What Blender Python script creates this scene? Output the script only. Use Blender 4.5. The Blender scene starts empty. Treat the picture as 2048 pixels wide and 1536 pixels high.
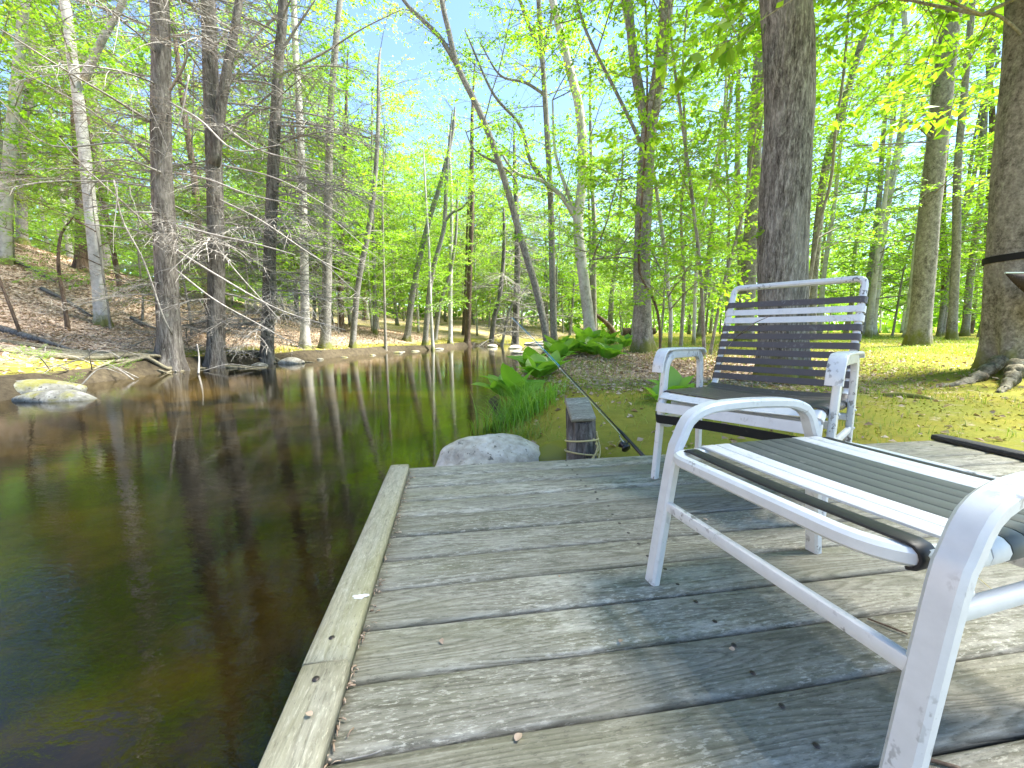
import bpy, math, random
import numpy as np
from mathutils import Vector, Matrix, Quaternion

random.seed(7)
R = np.random.default_rng(11)
S = bpy.context.scene
C = S.collection

# ------------------------------------------------------------------ camera, sky, sun, exposure
F = 775.0; H = 0.68; PITCH = math.atan(100.0 / F)          # photo is 2048 px wide, horizon at row 668
cam_d = bpy.data.cameras.new('camera'); cam = bpy.data.objects.new('camera', cam_d); C.objects.link(cam)
cam.location = (0, 0, H); cam.rotation_euler = (math.pi / 2 - PITCH, 0, 0)
cam_d.sensor_fit = 'HORIZONTAL'; cam_d.sensor_width = 36.0; cam_d.lens = 36.0 * F / 2048.0
cam_d.clip_start = 0.02; cam_d.clip_end = 2000
S.camera = cam

SUN_EL, SUN_AZ = math.radians(58), math.radians(82)          # azimuth measured from +Y (view) towards +X (right)
world = bpy.data.worlds.new('World'); S.world = world; world.use_nodes = True
wn = world.node_tree.nodes; wl = world.node_tree.links
sky = wn.new('ShaderNodeTexSky'); sky.sky_type = 'NISHITA'; sky.sun_disc = False
sky.sun_elevation = SUN_EL; sky.sun_rotation = SUN_AZ; sky.air_density = 1.0; sky.dust_density = 0.2; sky.ozone_density = 3.5
bg = wn['Background']; wl.new(sky.outputs[0], bg.inputs[0]); bg.inputs[1].default_value = 0.08
sun_d = bpy.data.lights.new('sun', 'SUN'); sun_d.energy = 5.0; sun_d.angle = math.radians(14.0); sun_d.color = (1, 0.95, 0.86)
sun = bpy.data.objects.new('sun', sun_d); C.objects.link(sun)
sd = Vector((math.sin(SUN_AZ) * math.cos(SUN_EL), math.cos(SUN_AZ) * math.cos(SUN_EL), math.sin(SUN_EL)))
sun.rotation_euler = sd.to_track_quat('Z', 'Y').to_euler(); sun.location = (20, 10, 40)
S.view_settings.view_transform = 'Standard'; S.view_settings.look = 'None'
S.view_settings.exposure = 2.6; S.view_settings.gamma = 1.0
S.cycles.max_bounces = 7; S.cycles.diffuse_bounces = 3; S.cycles.glossy_bounces = 2
S.cycles.transmission_bounces = 5; S.cycles.transparent_max_bounces = 8
S.cycles.caustics_reflective = False; S.cycles.caustics_refractive = False

# ------------------------------------------------------------------ photo geometry -> world
cP, sP = math.cos(PITCH), math.sin(PITCH)
def ray(u, v):
    cx = (u - 1024) / F; cy = (768 - v) / F
    return np.array([cx, cP + cy * sP, -sP + cy * cP])
def at_y(u, v, y):
    d = ray(u, v); return np.array([0, 0, H]) + d * (y / d[1])
def at_z(u, v, z):
    d = ray(u, v); return np.array([0, 0, H]) + d * ((z - H) / d[2])

# ------------------------------------------------------------------ helpers
def tag(o, label=None, cat=None, group=None, kind=None):
    if label: o['label'] = label
    if cat: o['category'] = cat
    if group: o['group'] = group
    if kind: o['kind'] = kind
    return o
def empty(name, loc, label=None, cat=None, group=None, rz=0.0):
    o = bpy.data.objects.new(name, None); C.objects.link(o); o.empty_display_size = 0.1
    o.location = loc; o.rotation_euler = (0, 0, rz)
    return tag(o, label, cat, group)
def mesh(name, verts, faces, mats, smooth=True, mi=None):
    me = bpy.data.meshes.new(name)
    verts = np.asarray(verts, dtype=np.float32).reshape(-1, 3)
    if isinstance(faces, np.ndarray):
        n, k = faces.shape
        me.vertices.add(len(verts)); me.vertices.foreach_set('co', verts.ravel())
        me.loops.add(n * k); me.loops.foreach_set('vertex_index', faces.astype(np.int32).ravel())
        me.polygons.add(n); me.polygons.foreach_set('loop_start', np.arange(0, n * k, k, dtype=np.int32))
        me.update(calc_edges=True)
    else:
        me.from_pydata(verts.tolist(), [], faces)
    for m in (mats if isinstance(mats, (list, tuple)) else [mats]): me.materials.append(m)
    if mi is not None: me.polygons.foreach_set('material_index', np.asarray(mi, dtype=np.int32))
    me.polygons.foreach_set('use_smooth', np.full(len(me.polygons), bool(smooth)))
    me.update()
    return me
def obj(name, me, parent=None, loc=None, rot=None, scale=None):
    o = bpy.data.objects.new(name, me); C.objects.link(o)
    if parent: o.parent = parent
    if loc is not None: o.location = loc
    if rot is not None: o.rotation_euler = rot
    if scale is not None: o.scale = (scale,) * 3 if np.isscalar(scale) else scale
    return o
class MB:
    """collects vertices and faces, quads and polygons mixed"""
    def __init__(s): s.v = []; s.f = []; s.m = []; s.n = 0
    def add(s, v, f, m=0):
        s.v.append(np.asarray(v, float).reshape(-1, 3)); s.f += [tuple(int(i) + s.n for i in q) for q in f]
        s.m += [m] * len(f); s.n += len(s.v[-1]); return s
    def mesh(s, name, mats, smooth=True): return mesh(name, np.concatenate(s.v), s.f, mats, smooth, s.m)

def vnoise(x, y, seed=0):
    """value noise 2d, vectorised, 0..1"""
    x = np.asarray(x, float); y = np.asarray(y, float)
    xi = np.floor(x).astype(np.int64); yi = np.floor(y).astype(np.int64); xf = x - xi; yf = y - yi
    def h(a, b):
        n = (a * 374761393 + b * 668265263 + seed * 1442695041) & 0x7fffffff
        n = ((n ^ (n >> 13)) * 1274126177) & 0x7fffffff
        return ((n ^ (n >> 16)) & 0xffff) / 65535.0
    u = xf * xf * (3 - 2 * xf); w = yf * yf * (3 - 2 * yf)
    return (h(xi, yi) * (1 - u) + h(xi + 1, yi) * u) * (1 - w) + (h(xi, yi + 1) * (1 - u) + h(xi + 1, yi + 1) * u) * w
def fbm(x, y, o=4, seed=0):
    t = 0; a = .5
    for i in range(o): t = t + a * vnoise(x * 2 ** i, y * 2 ** i, seed + i); a *= .5
    return t
def sstep(a, b, x):
    t = np.clip((x - a) / (b - a), 0, 1); return t * t * (3 - 2 * t)

def spline(P, n):
    """Catmull-Rom resample of a polyline (any columns)"""
    P = np.asarray(P, float)
    if len(P) < 3:
        t = np.linspace(0, 1, n)[:, None]; return P[0] * (1 - t) + P[-1] * t
    Q = np.vstack([2 * P[0] - P[1], P, 2 * P[-1] - P[-2]])
    L = np.concatenate([[0], np.cumsum(np.linalg.norm(np.diff(P[:, :3], axis=0), axis=1))]); L /= L[-1]
    out = []
    for s in np.linspace(0, 1, n):
        i = min(np.searchsorted(L, s, 'right') - 1, len(P) - 2); t = (s - L[i]) / max(L[i + 1] - L[i], 1e-9)
        a, b, c, d = Q[i:i + 4]
        out.append(.5 * (2 * b + (c - a) * t + (2 * a - 5 * b + 4 * c - d) * t * t + (3 * b - a - 3 * c + d) * t ** 3))
    return np.array(out)
def fillet(P, r, n=6):
    """round the corners of an open polyline"""
    P = [np.asarray(p, float) for p in P]; out = [P[0]]
    for i in range(1, len(P) - 1):
        a, b, c = P[i - 1], P[i], P[i + 1]; ri = r[i] if isinstance(r, (list, tuple)) else r
        d1 = (a - b) / np.linalg.norm(a - b); d2 = (c - b) / np.linalg.norm(c - b)
        ri = min(ri, .48 * np.linalg.norm(a - b), .48 * np.linalg.norm(c - b))
        p, q = b + d1 * ri, b + d2 * ri
        for k in range(n + 1):
            t = k / n; out.append((1 - t) ** 2 * p + 2 * t * (1 - t) * b + t * t * q)
    out.append(P[-1]); return np.array(out)
def frames(P, up):
    P = np.asarray(P, float); T = np.gradient(P, axis=0); T /= np.linalg.norm(T, axis=1)[:, None] + 1e-12
    N = []; n = np.asarray(up, float)
    for t in T:
        n = n - t * (n @ t)
        if np.linalg.norm(n) < 1e-6: n = np.cross(t, [1, .3, .2])
        n = n / np.linalg.norm(n); N.append(n)
    N = np.array(N); return T, N, np.cross(T, N)
def sweep(P, prof, up=(0, 0, 1), closed=False, caps=True):
    """prof: k x 2 (along N, along B) swept along P"""
    P = np.asarray(P, float); prof = np.asarray(prof, float); k = len(prof); n = len(P)
    T, N, B = frames(P, up)
    V = (P[:, None, :] + prof[None, :, 0:1] * N[:, None, :] + prof[None, :, 1:2] * B[:, None, :]).reshape(-1, 3)
    f = []
    for i in range(n - (0 if closed else 1)):
        j = (i + 1) % n
        for a in range(k): b = (a + 1) % k; f.append((i * k + a, i * k + b, j * k + b, j * k + a))
    if caps and not closed: f.append(tuple(range(k - 1, -1, -1))); f.append(tuple((n - 1) * k + a for a in range(k)))
    return V, f
def tube(P, rad, k=6, up=(0.2, 1, 0.1), cap=True):
    P = np.asarray(P, float); n = len(P); rad = np.broadcast_to(np.asarray(rad, float), (n,))
    T, N, B = frames(P, up); a = np.arange(k) * 2 * math.pi / k
    V = (P[:, None, :] + rad[:, None, None] * (np.cos(a)[None, :, None] * N[:, None, :] + np.sin(a)[None, :, None] * B[:, None, :])).reshape(-1, 3)
    f = [(i * k + q, i * k + (q + 1) % k, (i + 1) * k + (q + 1) % k, (i + 1) * k + q) for i in range(n - 1) for q in range(k)]
    if cap: f.append(tuple((n - 1) * k + q for q in range(k))); f.append(tuple(range(k - 1, -1, -1)))
    return V, f
def rrect(w, h, r, n=2):
    p = []
    for cx, cy, a0 in ((w / 2 - r, h / 2 - r, 0), (-w / 2 + r, h / 2 - r, 90), (-w / 2 + r, -h / 2 + r, 180), (w / 2 - r, -h / 2 + r, 270)):
        for k in range(n + 1):
            a = math.radians(a0 + 90 * k / n); p.append((cx + r * math.cos(a), cy + r * math.sin(a)))
    return np.array(p)
def box(mb, c, d, ex=(1, 0, 0), ey=(0, 1, 0), ez=(0, 0, 1), bev=0.003, m=0):
    """bevelled box as a swept rounded rectangle with pinched ends"""
    c = np.asarray(c, float); ex, ey, ez = (np.asarray(e, float) for e in (ex, ey, ez))
    V = []; F_ = []
    rings = [(-d[0] / 2, bev), (-d[0] / 2 + bev, 0), (d[0] / 2 - bev, 0), (d[0] / 2, bev)]
    for x, ins in rings:
        for p in rrect(d[1] - 2 * ins, d[2] - 2 * ins, max(bev - ins * .9, 1e-4), 1): V.append(c + ex * x + ey * p[0] + ez * p[1])
    k = 8
    for i in range(3):
        for a in range(k): F_.append((i * k + a, i * k + (a + 1) % k, (i + 1) * k + (a + 1) % k, (i + 1) * k + a))
    F_.append(tuple(range(k - 1, -1, -1))); F_.append(tuple(3 * k + a for a in range(k)))
    return mb.add(V, F_, m)

# ------------------------------------------------------------------ materials
def nm(name):
    m = bpy.data.materials.new(name); m.use_nodes = True
    return m, m.node_tree.nodes, m.node_tree.links, m.node_tree.nodes['Principled BSDF']
class G:
    """tiny node-graph writer"""
    def __init__(s, m): s.n = m.node_tree.nodes; s.l = m.node_tree.links
    def node(s, t, **kw):
        q = s.n.new(t)
        for k, v in kw.items(): setattr(q, k, v)
        return q
    def put(s, sock, val):
        if hasattr(val, 'is_output') or isinstance(val, bpy.types.NodeSocket): s.l.new(val, sock)
        else: sock.default_value = val
    def coord(s, out='Object', scale=(1, 1, 1), loc=(0, 0, 0)):
        t = s.node('ShaderNodeTexCoord'); mp = s.node('ShaderNodeMapping'); s.l.new(t.outputs[out], mp.inputs[0])
        mp.inputs['Scale'].default_value = scale; mp.inputs['Location'].default_value = loc; return mp.outputs[0]
    def noise(s, vec, scale, detail=4, rough=.55, w=None, dist=0.0):
        q = s.node('ShaderNodeTexNoise'); q.inputs['Scale'].default_value = scale; q.inputs['Detail'].default_value = detail
        q.inputs['Roughness'].default_value = rough; q.inputs['Distortion'].default_value = dist; s.l.new(vec, q.inputs['Vector'])
        if w is not None: q.noise_dimensions = '4D'; s.l.new(w, q.inputs['W'])
        return q.outputs[0]
    def voro(s, vec, scale, feature='F1', out=0, rnd=1.0):
        q = s.node('ShaderNodeTexVoronoi', feature=feature); q.inputs['Scale'].default_value = scale; q.inputs['Randomness'].default_value = rnd
        s.l.new(vec, q.inputs['Vector']); return q.outputs[out]
    def ramp(s, fac, stops):
        q = s.node('ShaderNodeValToRGB'); s.l.new(fac, q.inputs[0]); e = q.color_ramp.elements
        while len(e) < len(stops): e.new(.5)
        for x, (p, c) in zip(e, stops): x.position = p; x.color = (c, c, c, 1) if np.isscalar(c) else (*c, 1)
        return q.outputs[0]
    def mix(s, fac, a, b, mode='MIX'):
        q = s.node('ShaderNodeMix', data_type='RGBA', blend_type=mode)
        for sock, val in ((q.inputs[0], fac), (q.inputs[6], a), (q.inputs[7], b)):
            if isinstance(val, tuple) and len(val) == 3: val = (*val, 1)
            s.put(sock, val)
        return q.outputs[2]
    def math(s, op, a, b=0.0):
        q = s.node('ShaderNodeMath', operation=op); s.put(q.inputs[0], a); s.put(q.inputs[1], b); return q.outputs[0]
    def bump(s, hgt, strength=.5, dist=.01, normal=None):
        q = s.node('ShaderNodeBump'); q.inputs['Strength'].default_value = strength; q.inputs['Distance'].default_value = dist
        s.l.new(hgt, q.inputs['Height'])
        if normal is not None: s.l.new(normal, q.inputs['Normal'])
        return q.outputs[0]
    def rnd(s): return s.node('ShaderNodeObjectInfo').outputs['Random']
    def island(s): return s.node('ShaderNodeNewGeometry').outputs['Random Per Island']

def mat_wood(name, dark, mid, light, green, wear=.5):
    m, n, l, b = nm(name); g = G(m)
    w = g.math('MULTIPLY', g.rnd(), 40.0)
    big = g.noise(g.coord(scale=(.8, 5, 5)), 1.6, 3, .6, w)
    fine = g.noise(g.coord(scale=(1.6, 75, 40)), 2.0, 5, .7, w)
    # growth-ring lines: a slow field across the board cut into thin bands
    fld = g.noise(g.coord(scale=(.55, 5.5, 5.5)), 1.4, 2, .5, w)
    rings = g.math('FRACT', g.math('MULTIPLY', fld, 26.0))
    rings = g.ramp(rings, [(0, 0.0), (.35, .75), (.8, 1.0), (1, 0.1)])
    grain = g.mix(.26, fine, rings)
    col = g.ramp(grain, [(.25, dark), (.55, mid), (.85, light)])
    col = g.mix(g.ramp(big, [(.42, 0.0), (.66, .75)]), col, g.mix(.5, col, green))
    worn = g.noise(g.coord(scale=(3.0, 14, 14)), 2.2, 6, .72, w)
    patch = g.noise(g.coord(scale=(1.0, 3.0, 3)), 1.5, 2, .5, w)
    wm = g.math('MULTIPLY', g.ramp(worn, [(.48, 0.0), (.6, 1.0)]), g.ramp(patch, [(.36, 0.0), (.62, wear)]))
    col = g.mix(wm, col, light)
    tone = g.ramp(g.rnd(), [(0, .80), (1, 1.12)])
    col = g.mix(1.0, col, tone, 'MULTIPLY')
    flk = g.noise(g.coord(scale=(28, 110, 110)), 1.5, 4, .75, w)
    col = g.mix(g.math('MULTIPLY', g.ramp(flk, [(.54, 0.0), (.62, .75)]), g.ramp(patch, [(.40, .25), (.58, 1.0)])), col, tuple(min(1, x * 1.25) for x in light))
    col = g.mix(g.ramp(flk, [(.36, .55), (.44, 0.0)]), col, tuple(x * .6 for x in dark))
    spk = g.noise(g.coord(scale=(20, 40, 40)), 4, 2, .5, w)
    col = g.mix(g.ramp(spk, [(.70, 0.0), (.78, .6)]), col, tuple(x * .45 for x in dark))
    l.new(col, b.inputs['Base Color']); b.inputs['Roughness'].default_value = .78; b.inputs['Specular IOR Level'].default_value = .3
    l.new(g.bump(grain, .55, .004), b.inputs['Normal']); return m
M_DECK = mat_wood('weathered_decking', (.095, .088, .063), (.20, .188, .145), (.365, .35, .288), (.16, .158, .075), .95)
M_RAIL = mat_wood('weathered_rail', (.17, .157, .11), (.24, .224, .163), (.33, .313, .24), (.22, .212, .082), .5)
M_DARKB = mat_wood('dark_wet_board', (.018, .017, .016), (.035, .034, .033), (.07, .068, .066), (.03, .032, .02), .2)
M_POST = mat_wood('post_cap', (.13, .12, .09), (.25, .24, .19), (.42, .41, .35), (.2, .2, .1), .7)

def mat_bark(name, c0, c1, c2, su=14, sv=2.2, bump=.6, dist=.02, moss=None):
    m, n, l, b = nm(name); g = G(m)
    co = g.coord('Object', (su, su, sv)); w = g.math('MULTIPLY', g.rnd(), 30.0)
    ridg = g.mix(.45, g.noise(co, 1.0, 5, .65, w, .15), g.noise(g.coord('Object', (su * 2.6, su * 2.6, sv * 3.5)), 1.0, 4, .7, w))
    blot = g.noise(g.coord('Object', (2.2, 2.2, 1.1)), 1.3, 4, .6, w)
    col = g.ramp(ridg, [(.39, c0), (.5, c1), (.62, c2)])
    col = g.mix(g.ramp(blot, [(.45, 0.0), (.62, .55)]), col, g.mix(.55, col, c2))
    lich = g.noise(g.coord('Object', (9, 9, 6)), 1.2, 4, .65, w)
    col = g.mix(g.ramp(lich, [(.60, 0.0), (.68, .45)]), col, (.38, .40, .33))
    if moss:
        z = g.node('ShaderNodeSeparateXYZ'); l.new(g.coord('Object'), z.inputs[0])
        mz = g.math('SUBTRACT', g.math('MULTIPLY', g.noise(g.coord('Object', (5, 5, 3)), 1.0, 3, .6, w), .9), z.outputs[2])
        col = g.mix(g.ramp(mz, [(.12, 0.0), (.32, .85)]), col, moss)
    l.new(col, b.inputs['Base Color']); b.inputs['Roughness'].default_value = .9; b.inputs['Specular IOR Level'].default_value = .15
    l.new(g.bump(ridg, bump, dist), b.inputs['Normal']); return m
MOSS = (.13, .14, .02)
B_OAK = mat_bark('bark_furrowed', (.03, .027, .024), (.13, .122, .11), (.32, .31, .29), 30, 5, .9, .02, MOSS)  # bright-lit bark plates painted into the colour: lightest tone raised, furrows darkened
B_GREY = mat_bark('bark_grey', (.065, .06, .05), (.175, .165, .145), (.32, .308, .28), 16, 11, .6, .012, MOSS)
B_PALE = mat_bark('bark_pale', (.24, .23, .205), (.40, .385, .355), (.52, .51, .48), 4, 3.0, .3, .01, MOSS)
B_HEM = mat_bark('bark_hemlock', (.035, .03, .025), (.115, .103, .09), (.25, .235, .213), 18, 2.4, .9, .025, None)
B_BRN = mat_bark('bark_brown', (.035, .024, .016), (.10, .07, .05), (.19, .14, .10), 14, 2.5, .7, .02, None)
B_TWIG = mat_bark('dead_twig', (.12, .108, .092), (.235, .22, .197), (.38, .362, .33), 12, 12, .3, .004, None)
B_ROOT = mat_bark('mossy_root', (.05, .045, .03), (.14, .125, .085), (.25, .235, .17), 14, 14, .8, .015, None)
B_THIN = mat_bark('bark_sapling', (.10, .088, .07), (.20, .185, .155), (.33, .315, .28), 14, 6, .4, .006, None)

def mat_leaf(name, a, b2, c, trans=.5):
    m, n, l, b = nm(name); g = G(m); n.remove(b)
    f = g.math('ADD', g.math('MULTIPLY', g.island(), .75), g.math('MULTIPLY', g.rnd(), .25))
    col = g.ramp(f, [(0.05, a), (.5, b2), (.95, c)])
    d = g.node('ShaderNodeBsdfDiffuse'); t = g.node('ShaderNodeBsdfTranslucent'); s = g.node('ShaderNodeBsdfGlossy'); s.inputs['Roughness'].default_value = .45
    mx = g.node('ShaderNodeMixShader'); mx.inputs[0].default_value = trans; m2 = g.node('ShaderNodeMixShader'); m2.inputs[0].default_value = .04
    l.new(col, d.inputs[0]); l.new(g.mix(1.0, col, (1.15, 1.2, .5), 'MULTIPLY'), t.inputs[0])
    l.new(d.outputs[0], mx.inputs[1]); l.new(t.outputs[0], mx.inputs[2]); l.new(mx.outputs[0], m2.inputs[1]); l.new(s.outputs[0], m2.inputs[2])
    l.new(m2.outputs[0], n['Material Output'].inputs[0]); return m
L_BEECH = mat_leaf('leaf_spring_green', (.13, .28, .018), (.21, .39, .03), (.34, .49, .06), .62)
L_YEL = mat_leaf('leaf_yellow_green', (.22, .32, .035), (.32, .42, .06), (.42, .46, .13), .55)
L_HEM = mat_leaf('needle_green', (.09, .17, .035), (.15, .25, .05), (.24, .34, .09), .45)
L_CAB = mat_leaf('broad_leaf_green', (.11, .28, .02), (.19, .39, .04), (.34, .50, .10), .5)
L_GRASS = mat_leaf('grass_green', (.12, .22, .015), (.22, .31, .04), (.36, .36, .11), .45)
L_TUFT = mat_leaf('tuft_green', (.14, .32, .02), (.22, .42, .045), (.36, .52, .12), .5)
L_LIT = mat_leaf('dead_leaf', (.19, .12, .075), (.39, .28, .20), (.58, .47, .37), .15)
L_MOSS = mat_leaf('moss_green', (.15, .155, .012), (.23, .215, .02), (.31, .26, .045), .2)

def mat_plain(name, col, rough=.5, spec=.5, metal=0.0, dirt=None, dirt_amt=.5, bump=0.0, sc=30):
    m, n, l, b = nm(name); g = G(m); b.inputs['Roughness'].default_value = rough; b.inputs['Specular IOR Level'].default_value = spec; b.inputs['Metallic'].default_value = metal
    v = g.noise(g.coord(scale=(sc, sc, sc)), 1.0, 5, .65)
    c = g.mix(g.ramp(v, [(.35, 0.0), (.75, .6)]), col, tuple(x * .82 for x in col))
    if dirt:
        q = g.noise(g.coord(scale=(60, 60, 38)), 1.0, 3, .6); p = g.noise(g.coord(scale=(5, 5, 5)), 1.0, 2, .5)
        mk = g.math('MULTIPLY', g.ramp(q, [(.57, 0.0), (.63, 1.0)]), g.ramp(p, [(.46, 0.0), (.60, dirt_amt)]))
        c = g.mix(mk, c, dirt)
    l.new(c, b.inputs['Base Color'])
    if bump: l.new(g.bump(v, bump, .002), b.inputs['Normal'])
    return m
P_WHITE = mat_plain('white_painted_metal', (.585, .605, .60), .32, .5, 0, (.09, .085, .07), .9)
P_STRW = mat_plain('white_vinyl', (.60, .61, .595), .45, .4, 0, (.35, .34, .30), .5, .1)
P_STRD = mat_plain('charcoal_vinyl', (.075, .064, .058), .5, .4, 0, (.17, .165, .15), .6, .1, 22)
P_STRG = mat_plain('grey_green_vinyl', (.078, .088, .080), .55, .4, 0, (.22, .22, .2), .5, .1, 22)
P_BLACK = mat_plain('black_vinyl', (.010, .011, .013), .5, .35, 0, (.10, .10, .09), .5, .1)
P_STEEL = mat_plain('worn_steel', (.45, .45, .43), .35, .5, .9, (.1, .08, .06), .8)
P_BLUE = mat_plain('blue_rod', (.03, .24, .42), .25, .6)
P_RODB = mat_plain('black_rod', (.012, .012, .013), .3, .6)
P_LINE = mat_plain('pale_line', (.6, .72, .78), .3, .5)
P_ROPE = mat_plain('yellow_rope', (.50, .43, .20), .8, .2, 0, (.3, .26, .15), .6, .6, 90)
P_WEB = mat_plain('black_webbing', (.012, .012, .013), .75, .2)
P_SLING = mat_plain('dark_sling_cloth', (.03, .022, .018), .8, .2, 0, (.12, .1, .08), .6, .4, 40)
P_EDGE = mat_plain('pale_edge', (.45, .53, .50), .5, .4)
P_ORNG = mat_plain('orange_leaf', (.62, .16, .05), .6, .3)
P_SCREW = mat_plain('screw_head', (.06, .05, .042), .45, .5, .6)
P_SPOT = mat_plain('chalky_mark', (.62, .63, .66), .8, .2)

def mat_rock(name, c0, c1, c2, moss=.0):
    m, n, l, b = nm(name); g = G(m); w = g.math('MULTIPLY', g.rnd(), 25.0)
    a = g.noise(g.coord(scale=(3, 3, 3)), 2.2, 7, .68, w); s = g.noise(g.coord(scale=(9, 9, 9)), 2.4, 4, .6, w)
    col = g.ramp(a, [(.3, c0), (.5, c1), (.64, c2)]); col = g.mix(g.ramp(s, [(.60, 0.0), (.64, .85)]), col, tuple(x * .22 for x in c1))
    if moss:
        q = g.node('ShaderNodeNewGeometry'); z = g.node('ShaderNodeSeparateXYZ'); l.new(q.outputs['Normal'], z.inputs[0])
        p = g.noise(g.coord(scale=(2.2, 2.2, 2.2)), 1.3, 4, .6, w)
        col = g.mix(g.math('MULTIPLY', g.ramp(p, [(.5, 0.0), (.58, moss)]), g.ramp(z.outputs[2], [(.2, 0.0), (.6, 1.0)])), col, (.2, .19, .02))
    l.new(col, b.inputs['Base Color']); b.inputs['Roughness'].default_value = .85; b.inputs['Specular IOR Level'].default_value = .25
    l.new(g.bump(a, .7, .03), b.inputs['Normal']); return m
K_ROCK = mat_rock('granite', (.15, .135, .10), (.43, .39, .315), (.60, .565, .48))
K_MOSS = mat_rock('mossy_stone', (.09, .088, .07), (.20, .195, .165), (.36, .355, .32), .7)
K_BED = mat_rock('sunken_stone', (.045, .03, .012), (.11, .075, .028), (.20, .14, .05))

# ------------------------------------------------------------------ terrain
WZ = -0.35
LB = np.array([(-60, -14), (-10, -10.5), (0, -9.2), (6, -8.0), (8, -8.7), (10.6, -9.5), (14, -8.4), (17, -7.7), (22, -7.1), (25.5, -5.4), (34, -3.4), (40, 1.0), (50, 8), (60, 16), (100, 50)], float)
RB = np.array([(-60, -3), (-10, .2), (1.2, .25), (2.2, .05), (3.0, -.35), (4.3, -.25), (6, -.42), (8.2, -.15), (10.4, .55), (17, 1.35), (25, 2.3), (30, 4.2), (37, 7.5), (42, 11), (50, 19), (60, 29), (100, 70)], float)
def banks(y): return np.interp(y, LB[:, 0], LB[:, 1]), np.interp(y, RB[:, 0], RB[:, 1])
def ground(x, y):
    x = np.asarray(x, float); y = np.asarray(y, float)
    xl, xr = banks(y)
    wob = (fbm(x * .9, y * .9, 3, 3) - .45) * .9
    sl = (xl - x) * .85 + wob * .6; sr = (x - xr) * .9 + wob * .35
    far = np.clip((y - 34) / 10, 0, 1)
    sl = sl - far * 1.0
    # left: short steep bank, a leafy shelf, then the hillside
    hl = -.02 + .88 * sstep(.3, 5.0, sl) + .47 * np.clip(sl - 4.5, 0, 60) * (1 - .75 * sstep(15, 36, y))
    hl = hl + (fbm(x * .35, y * .35, 4, 9) - .47) * (.25 + .9 * sstep(5, 18, sl))
    hl = hl + .10 * sstep(.3, .0, sl)
    zl = WZ - .55 + .47 * sstep(-1.2, -.02, sl) + (hl - WZ + .08) * sstep(-.05, .22, sl + .35 * (fbm(x * 3, y * 3, 3, 61) - .47))
    # right: level shore rising gently
    hr = -.09 + .75 * (1 - np.exp(-np.clip(.075 * np.clip(y - 3, 0, 200) + .03 * np.clip(x - 3, 0, 200), 0, 9) / .75)) + .012 * np.clip(y - 35, 0, 200)
    hr = hr + (fbm(x * .6, y * .6, 4, 21) - .47) * .16 * sstep(.5, 3, sr)
    zr = WZ - .62 + (hr - WZ + .62) * sstep(-1.1, 1.0, sr)
    z = np.where(sl > sr, zl, zr)
    bed = WZ - .62 + (fbm(x * .8, y * .8, 4, 31) - .47) * .42 + .30 * sstep(28, 42, y)
    z = np.maximum(z, bed)
    dk = sstep(.10, .0, np.maximum(np.maximum(np.abs((x * .988 + y * .156) - 1.39) - 1.75, 0), np.maximum(np.abs((-x * .156 + y * .988) - .2) - 1.82, 0)))
    return z * (1 - dk) + np.minimum(z, -.26) * dk
def axis(a, b, c, fine, coarse):
    v = [c]; d = fine
    while v[-1] < b: v.append(v[-1] + d); d = min(d * 1.035, coarse)
    w = [c]; d = fine
    while w[-1] > a: w.append(w[-1] - d); d = min(d * 1.035, coarse)
    return np.array(sorted(set(w + v)))
gx = axis(-240, 260, 0, .07, 9); gy = axis(-30, 330, 3.0, .07, 9)
X, Y = np.meshgrid(gx, gy); Z = ground(X, Y); Z = np.where(np.hypot(X, Y) > 120, np.maximum(Z, 3), Z)
nx, ny = len(gx), len(gy); idx = np.arange(nx * ny).reshape(ny, nx)
fa = np.stack([idx[:-1, :-1], idx[:-1, 1:], idx[1:, 1:], idx[1:, :-1]], -1).reshape(-1, 4)
m, n, l, b = nm('forest_floor'); g = G(m)
zone = g.node('ShaderNodeVertexColor', layer_name='zone'); sep = g.node('ShaderNodeSeparateColor'); l.new(zone.outputs[0], sep.inputs[0])
co = g.coord('Object')
cell = g.voro(co, 17.0, 'F1', 1); cell2 = g.voro(g.coord('Object', (1.3, .8, 1), (3, 7, 0)), 26.0, 'F1', 1)
sc_ = g.node('ShaderNodeSeparateColor'); l.new(cell, sc_.inputs[0]); sc2 = g.node('ShaderNodeSeparateColor'); l.new(cell2, sc2.inputs[0])
lit = g.ramp(g.math('MULTIPLY', g.math('ADD', sc_.outputs[0], sc2.outputs[1]), .5), [(.12, (.15, .095, .062)), (.4, (.33, .235, .168)), (.62, (.45, .345, .265)), (.9, (.58, .485, .395))])
n1 = g.noise(co, .9, 5, .6); n2 = g.noise(co, 7.0, 5, .7); n3 = g.noise(co, 60.0, 3, .6)
moss = g.mix(g.ramp(n2, [(.35, 0.0), (.7, 1.0)]), (.15, .145, .013), (.27, .24, .03))
moss = g.mix(g.ramp(n1, [(.4, 0.0), (.65, .8)]), moss, (.155, .20, .027))
moss = g.mix(g.ramp(n3, [(.3, 0.0), (.7, .5)]), moss, (.24, .20, .06))
bedc = g.mix(g.ramp(g.noise(co, .8, 6, .6), [(.44, 0.0), (.66, 1.0)]), (.014, .014, .005), (.12, .085, .02))
soil = g.mix(g.ramp(n2, [(.3, 0.0), (.7, 1.0)]), (.03, .024, .017), (.085, .07, .045))
fac = g.math('ADD', sep.outputs[1], g.math('MULTIPLY', g.math('SUBTRACT', n2, .5), .9))
col = g.mix(g.ramp(fac, [(.40, 0.0), (.60, 1.0)]), lit, moss)
f2 = g.math('ADD', sep.outputs[0], g.math('MULTIPLY', g.math('SUBTRACT', n2, .5), .6))
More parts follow.
